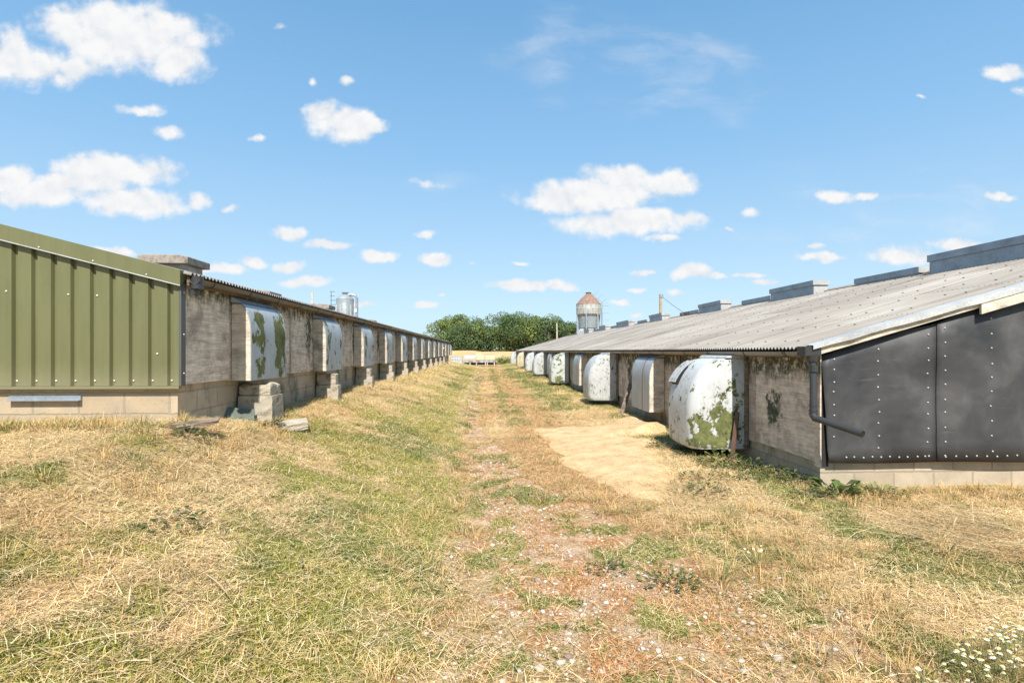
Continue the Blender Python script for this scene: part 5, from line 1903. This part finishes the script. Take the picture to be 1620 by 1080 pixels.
def leafy_weed(name, x, y, r, h, n, cols, leaf, label, cat, group, seed):
    zb = float(ground_h(x, y))
    rs = np.random.RandomState(seed)
    T = thing(name, (x, y, zb), label, cat, group)
    a = rs.rand(n) * 6.283
    rr = r * np.sqrt(rs.rand(n))
    P = np.stack([rr * np.cos(a), rr * np.sin(a), h * (0.15 + 0.85 * rs.rand(n)) * (1 - 0.5 * (rr / r) ** 2)], 1)
    out = np.stack([np.cos(a), np.sin(a), 0.25 + 0.6 * rs.rand(n)], 1)
    out += rs.randn(n, 3) * 0.3
    out /= np.linalg.norm(out, axis=1)[:, None]
    sd = np.cross(out, np.array([0, 0, 1.0])); sd /= np.linalg.norm(sd, axis=1)[:, None] + 1e-6
    L = (leaf * (0.6 + 0.8 * rs.rand(n)))[:, None]
    tip = P + out * L + np.array([0, 0, -0.25]) * L
    mid = P + out * L * 0.5
    V = np.stack([P, mid + sd * L * 0.22, tip, mid - sd * L * 0.22], 1).reshape(-1, 3)
    i = np.arange(n) * 4
    Q = np.stack([i, i + 1, i + 2, i + 3], 1)
    cc = np.array(cols)[rs.randint(0, len(cols), n)] * (0.75 + 0.5 * rs.rand(n, 1))
    og = np.array([x, y, zb])
    np_mesh('leaves', V + og, Q, None, np.repeat(cc, 4, 0), [M['leaf']], False, T, og)
    mb = MB()
    for k in range(7):
        q = rs.rand() * 6.28
        mb.tube([(x, y, zb - 0.02), (x + r * .4 * math.cos(q), y + r * .4 * math.sin(q), zb + h * 0.5), (x + r * .75 * math.cos(q), y + r * .75 * math.sin(q), zb + h * 0.8)], [0.004, 0.003, 0.0015], 5)
    mb.build('stems', M['bark'], T)
    return T


def weeds():
    G = [(0.10, 0.145, 0.04), (0.14, 0.18, 0.055), (0.20, 0.23, 0.08), (0.08, 0.12, 0.035)]
    D = [(0.07, 0.11, 0.035), (0.09, 0.13, 0.04), (0.12, 0.15, 0.05)]
    gr = 'weeds at the foot of the right shed'
    lst = [
        (3.05, 6.72, 0.26, 0.22, 150, G, 0.07, 'leafy pale weed clump under the nearest domed hood'),
        (3.32, 6.45, 0.24, 0.16, 120, D, 0.07, 'dark weed clump between the nearest domed hood and the corner post'),
        (3.38, 6.10, 0.20, 0.14, 110, G, 0.06, 'bright weed clump along the plinth right of the nearest domed hood'),
        (3.44, 5.80, 0.18, 0.12, 90, D, 0.06, 'small dark weed clump nearest the corner post of the right shed'),
        (3.62, 5.33, 0.20, 0.11, 40, G, 0.15, 'broad leaved dock plant at the right shed corner below the spout'),
        (4.05, 5.30, 0.26, 0.10, 150, [(0.22, 0.25, 0.07), (0.17, 0.2, 0.06), (0.28, 0.28, 0.10)], 0.05, 'low yellow green weed clump below the black sheeting'),
        (2.6, 6.15, 0.30, 0.10, 150, G, 0.05, 'spreading low weed clump at the near right edge of the spilled grain'),
        (2.62, 8.15, 0.10, 0.10, 40, D, 0.06, 'tiny weed tuft standing alone in the spilled grain'),
        (2.35, 5.6, 0.28, 0.09, 120, G, 0.05, 'flat weed clump in front of the spilled grain'),
    ]
    for k, (x, y, r, h, n, c, lf, lab) in enumerate(lst):
        leafy_weed('weed', x, y, r, h, n, c, lf, lab, 'weed', gr, 500 + k)
    for k in range(10):
        y = 5.0 + 0.16 * k if k < 5 else 6.0 + 0.5 * (k - 5)
        x = (3.25 + 0.22 * k) if k < 5 else 3.05 - 0.06 * (k - 5)
        nm = ['just before the right shed corner', 'just right of the right shed corner', 'below the left black sheet', 'below the seam side of the left black sheet', 'below the seam of the black sheets',
              'under the downpipe side of the nearest dome', 'in the shade of the nearest dome', 'behind the nearest dome', 'where the spilled grain meets the nearest dome', 'beside the strapped grey hood'][k]
        leafy_weed('weed', x, 5.28 + 0.03 * k if k < 5 else y, 0.17, 0.08, 90, G, 0.045, 'low green ground weed ' + nm, 'weed', gr, 700 + k)
    gl = 'weeds in the left hay'
    for k, (x, y, r, h, n, c, lf, lab) in enumerate([
        (-2.62, 6.78, 0.12, 0.10, 50, D, 0.06, 'small dark weed at the foot of the first pier'),
        (-2.75, 5.12, 0.14, 0.09, 50, G, 0.06, 'small weed just before the broken boards in the hay'),
        (-2.05, 3.6, 0.20, 0.06, 70, D, 0.06, 'flat dark weed rosette in the mown hay left of the track'),
        (1.25, 3.55, 0.20, 0.09, 130, G, 0.04, 'larger green weed clump on the stony track'),
        (0.86, 3.75, 0.14, 0.06, 70, G, 0.04, 'smaller flat weed left of the larger weed clump on the stony track'),
    ]):
        leafy_weed('weed', x, y, r, h, n, c, lf, lab, 'weed', gl if k < 3 else 'weeds on the stony track', 600 + k)


weeds()


def daisies():
    def proto(label, group, x, y, nf, spread, seed):
        rs = random.Random(seed)
        zb = float(ground_h(x, y))
        T = thing('mayweed_plant', (x, y, zb), label, 'wildflower', group)
        for k in range(nf):
            q = rs.uniform(0, 6.28); r = spread * math.sqrt(rs.random())
            fx, fy = x + r * math.cos(q), y + r * math.sin(q)
            fz = zb + rs.uniform(0.07, 0.14)
            tx, ty = rs.uniform(-0.35, 0.35), rs.uniform(-0.55, 0.15)
            nrm = Vector((tx, ty, 1)).normalized()
            a = nrm.orthogonal().normalized(); b = nrm.cross(a)
            c = Vector((fx, fy, fz))
            R = rs.uniform(0.0095, 0.013)
            vs, f = [c - nrm * 0.001], []
            for j in range(22):
                an = 2 * math.pi * j / 22
                rr = R if j % 2 else R * 0.55
                d = a * math.cos(an) + b * math.sin(an)
                vs.append(c + d * rr - nrm * (0.004 if j % 2 else 0.001))
            f = [(0, 1 + j, 1 + (j + 1) % 22) for j in range(22)]
            fl = MB().add(vs, f).build('flower_head', M['petal'], T)
            vs = [c + nrm * 0.005]
            for j in range(8):
                an = 2 * math.pi * j / 8
                vs.append(c + (a * math.cos(an) + b * math.sin(an)) * 0.0055 + nrm * 0.001)
            MB().add(vs, [(0, 1 + j, 1 + (j + 1) % 8) for j in range(8)]).build('flower_centre', M['yolk'], fl)
            MB().tube([(x + (fx - x) * .4, y + (fy - y) * .4, zb), (fx, fy, fz - 0.002)], 0.0012, 4).build('stem', M['leafstem'], fl)
        n = 260
        r2 = np.random.RandomState(seed)
        aa = r2.rand(n) * 6.28; rr = spread * np.sqrt(r2.rand(n))
        px, py = x + rr * np.cos(aa), y + rr * np.sin(aa)
        B = np.stack([px, py, zb + 0.07 * r2.rand(n)], 1)
        d = r2.randn(n, 3) * np.array([1, 1, .6]) + np.array([0, 0, .5]); d /= np.linalg.norm(d, axis=1)[:, None]
        s = np.cross(d, [0, 0, 1.0]); s /= np.linalg.norm(s, axis=1)[:, None] + 1e-6
        V = np.stack([B - s * .0015, B + s * .0015, B + d * 0.035], 1).reshape(-1, 3)
        cc = np.array([(0.18, 0.22, 0.06), (0.26, 0.27, 0.08), (0.34, 0.32, 0.12)])[r2.randint(0, 3, n)]
        np_mesh('foliage', V, None, np.arange(n * 3).reshape(-1, 3), np.repeat(cc, 3, 0), [M['leaf']], False, T, (x, y, zb))
        return T
    g = 'white mayweed patch in the lower right corner'
    lab = 'white mayweed plant in the flower patch at the lower right corner'
    protos = [proto(lab, g, 2.2, 2.36, 12, 0.11, s) for s in (1, 2, 3)]
    spots = [(2.46, 2.40), (2.60, 2.50), (2.36, 2.30), (2.72, 2.60), (2.50, 2.52)]
    protos[1].location = (2.0, 2.22, float(ground_h(2.0, 2.22)))
    protos[2].location = (2.30, 2.42, float(ground_h(2.3, 2.42)))
    for k, (x, y) in enumerate(spots):
        c = copy_tree(protos[k % 3], None, (x, y, float(ground_h(x, y))))
        c.rotation_euler = (0, 0, k * 1.1)
    proto('small mayweed plant flowering alone in the brown grass right of the track', None, 1.98, 3.80, 7, 0.10, 9)


daisies()
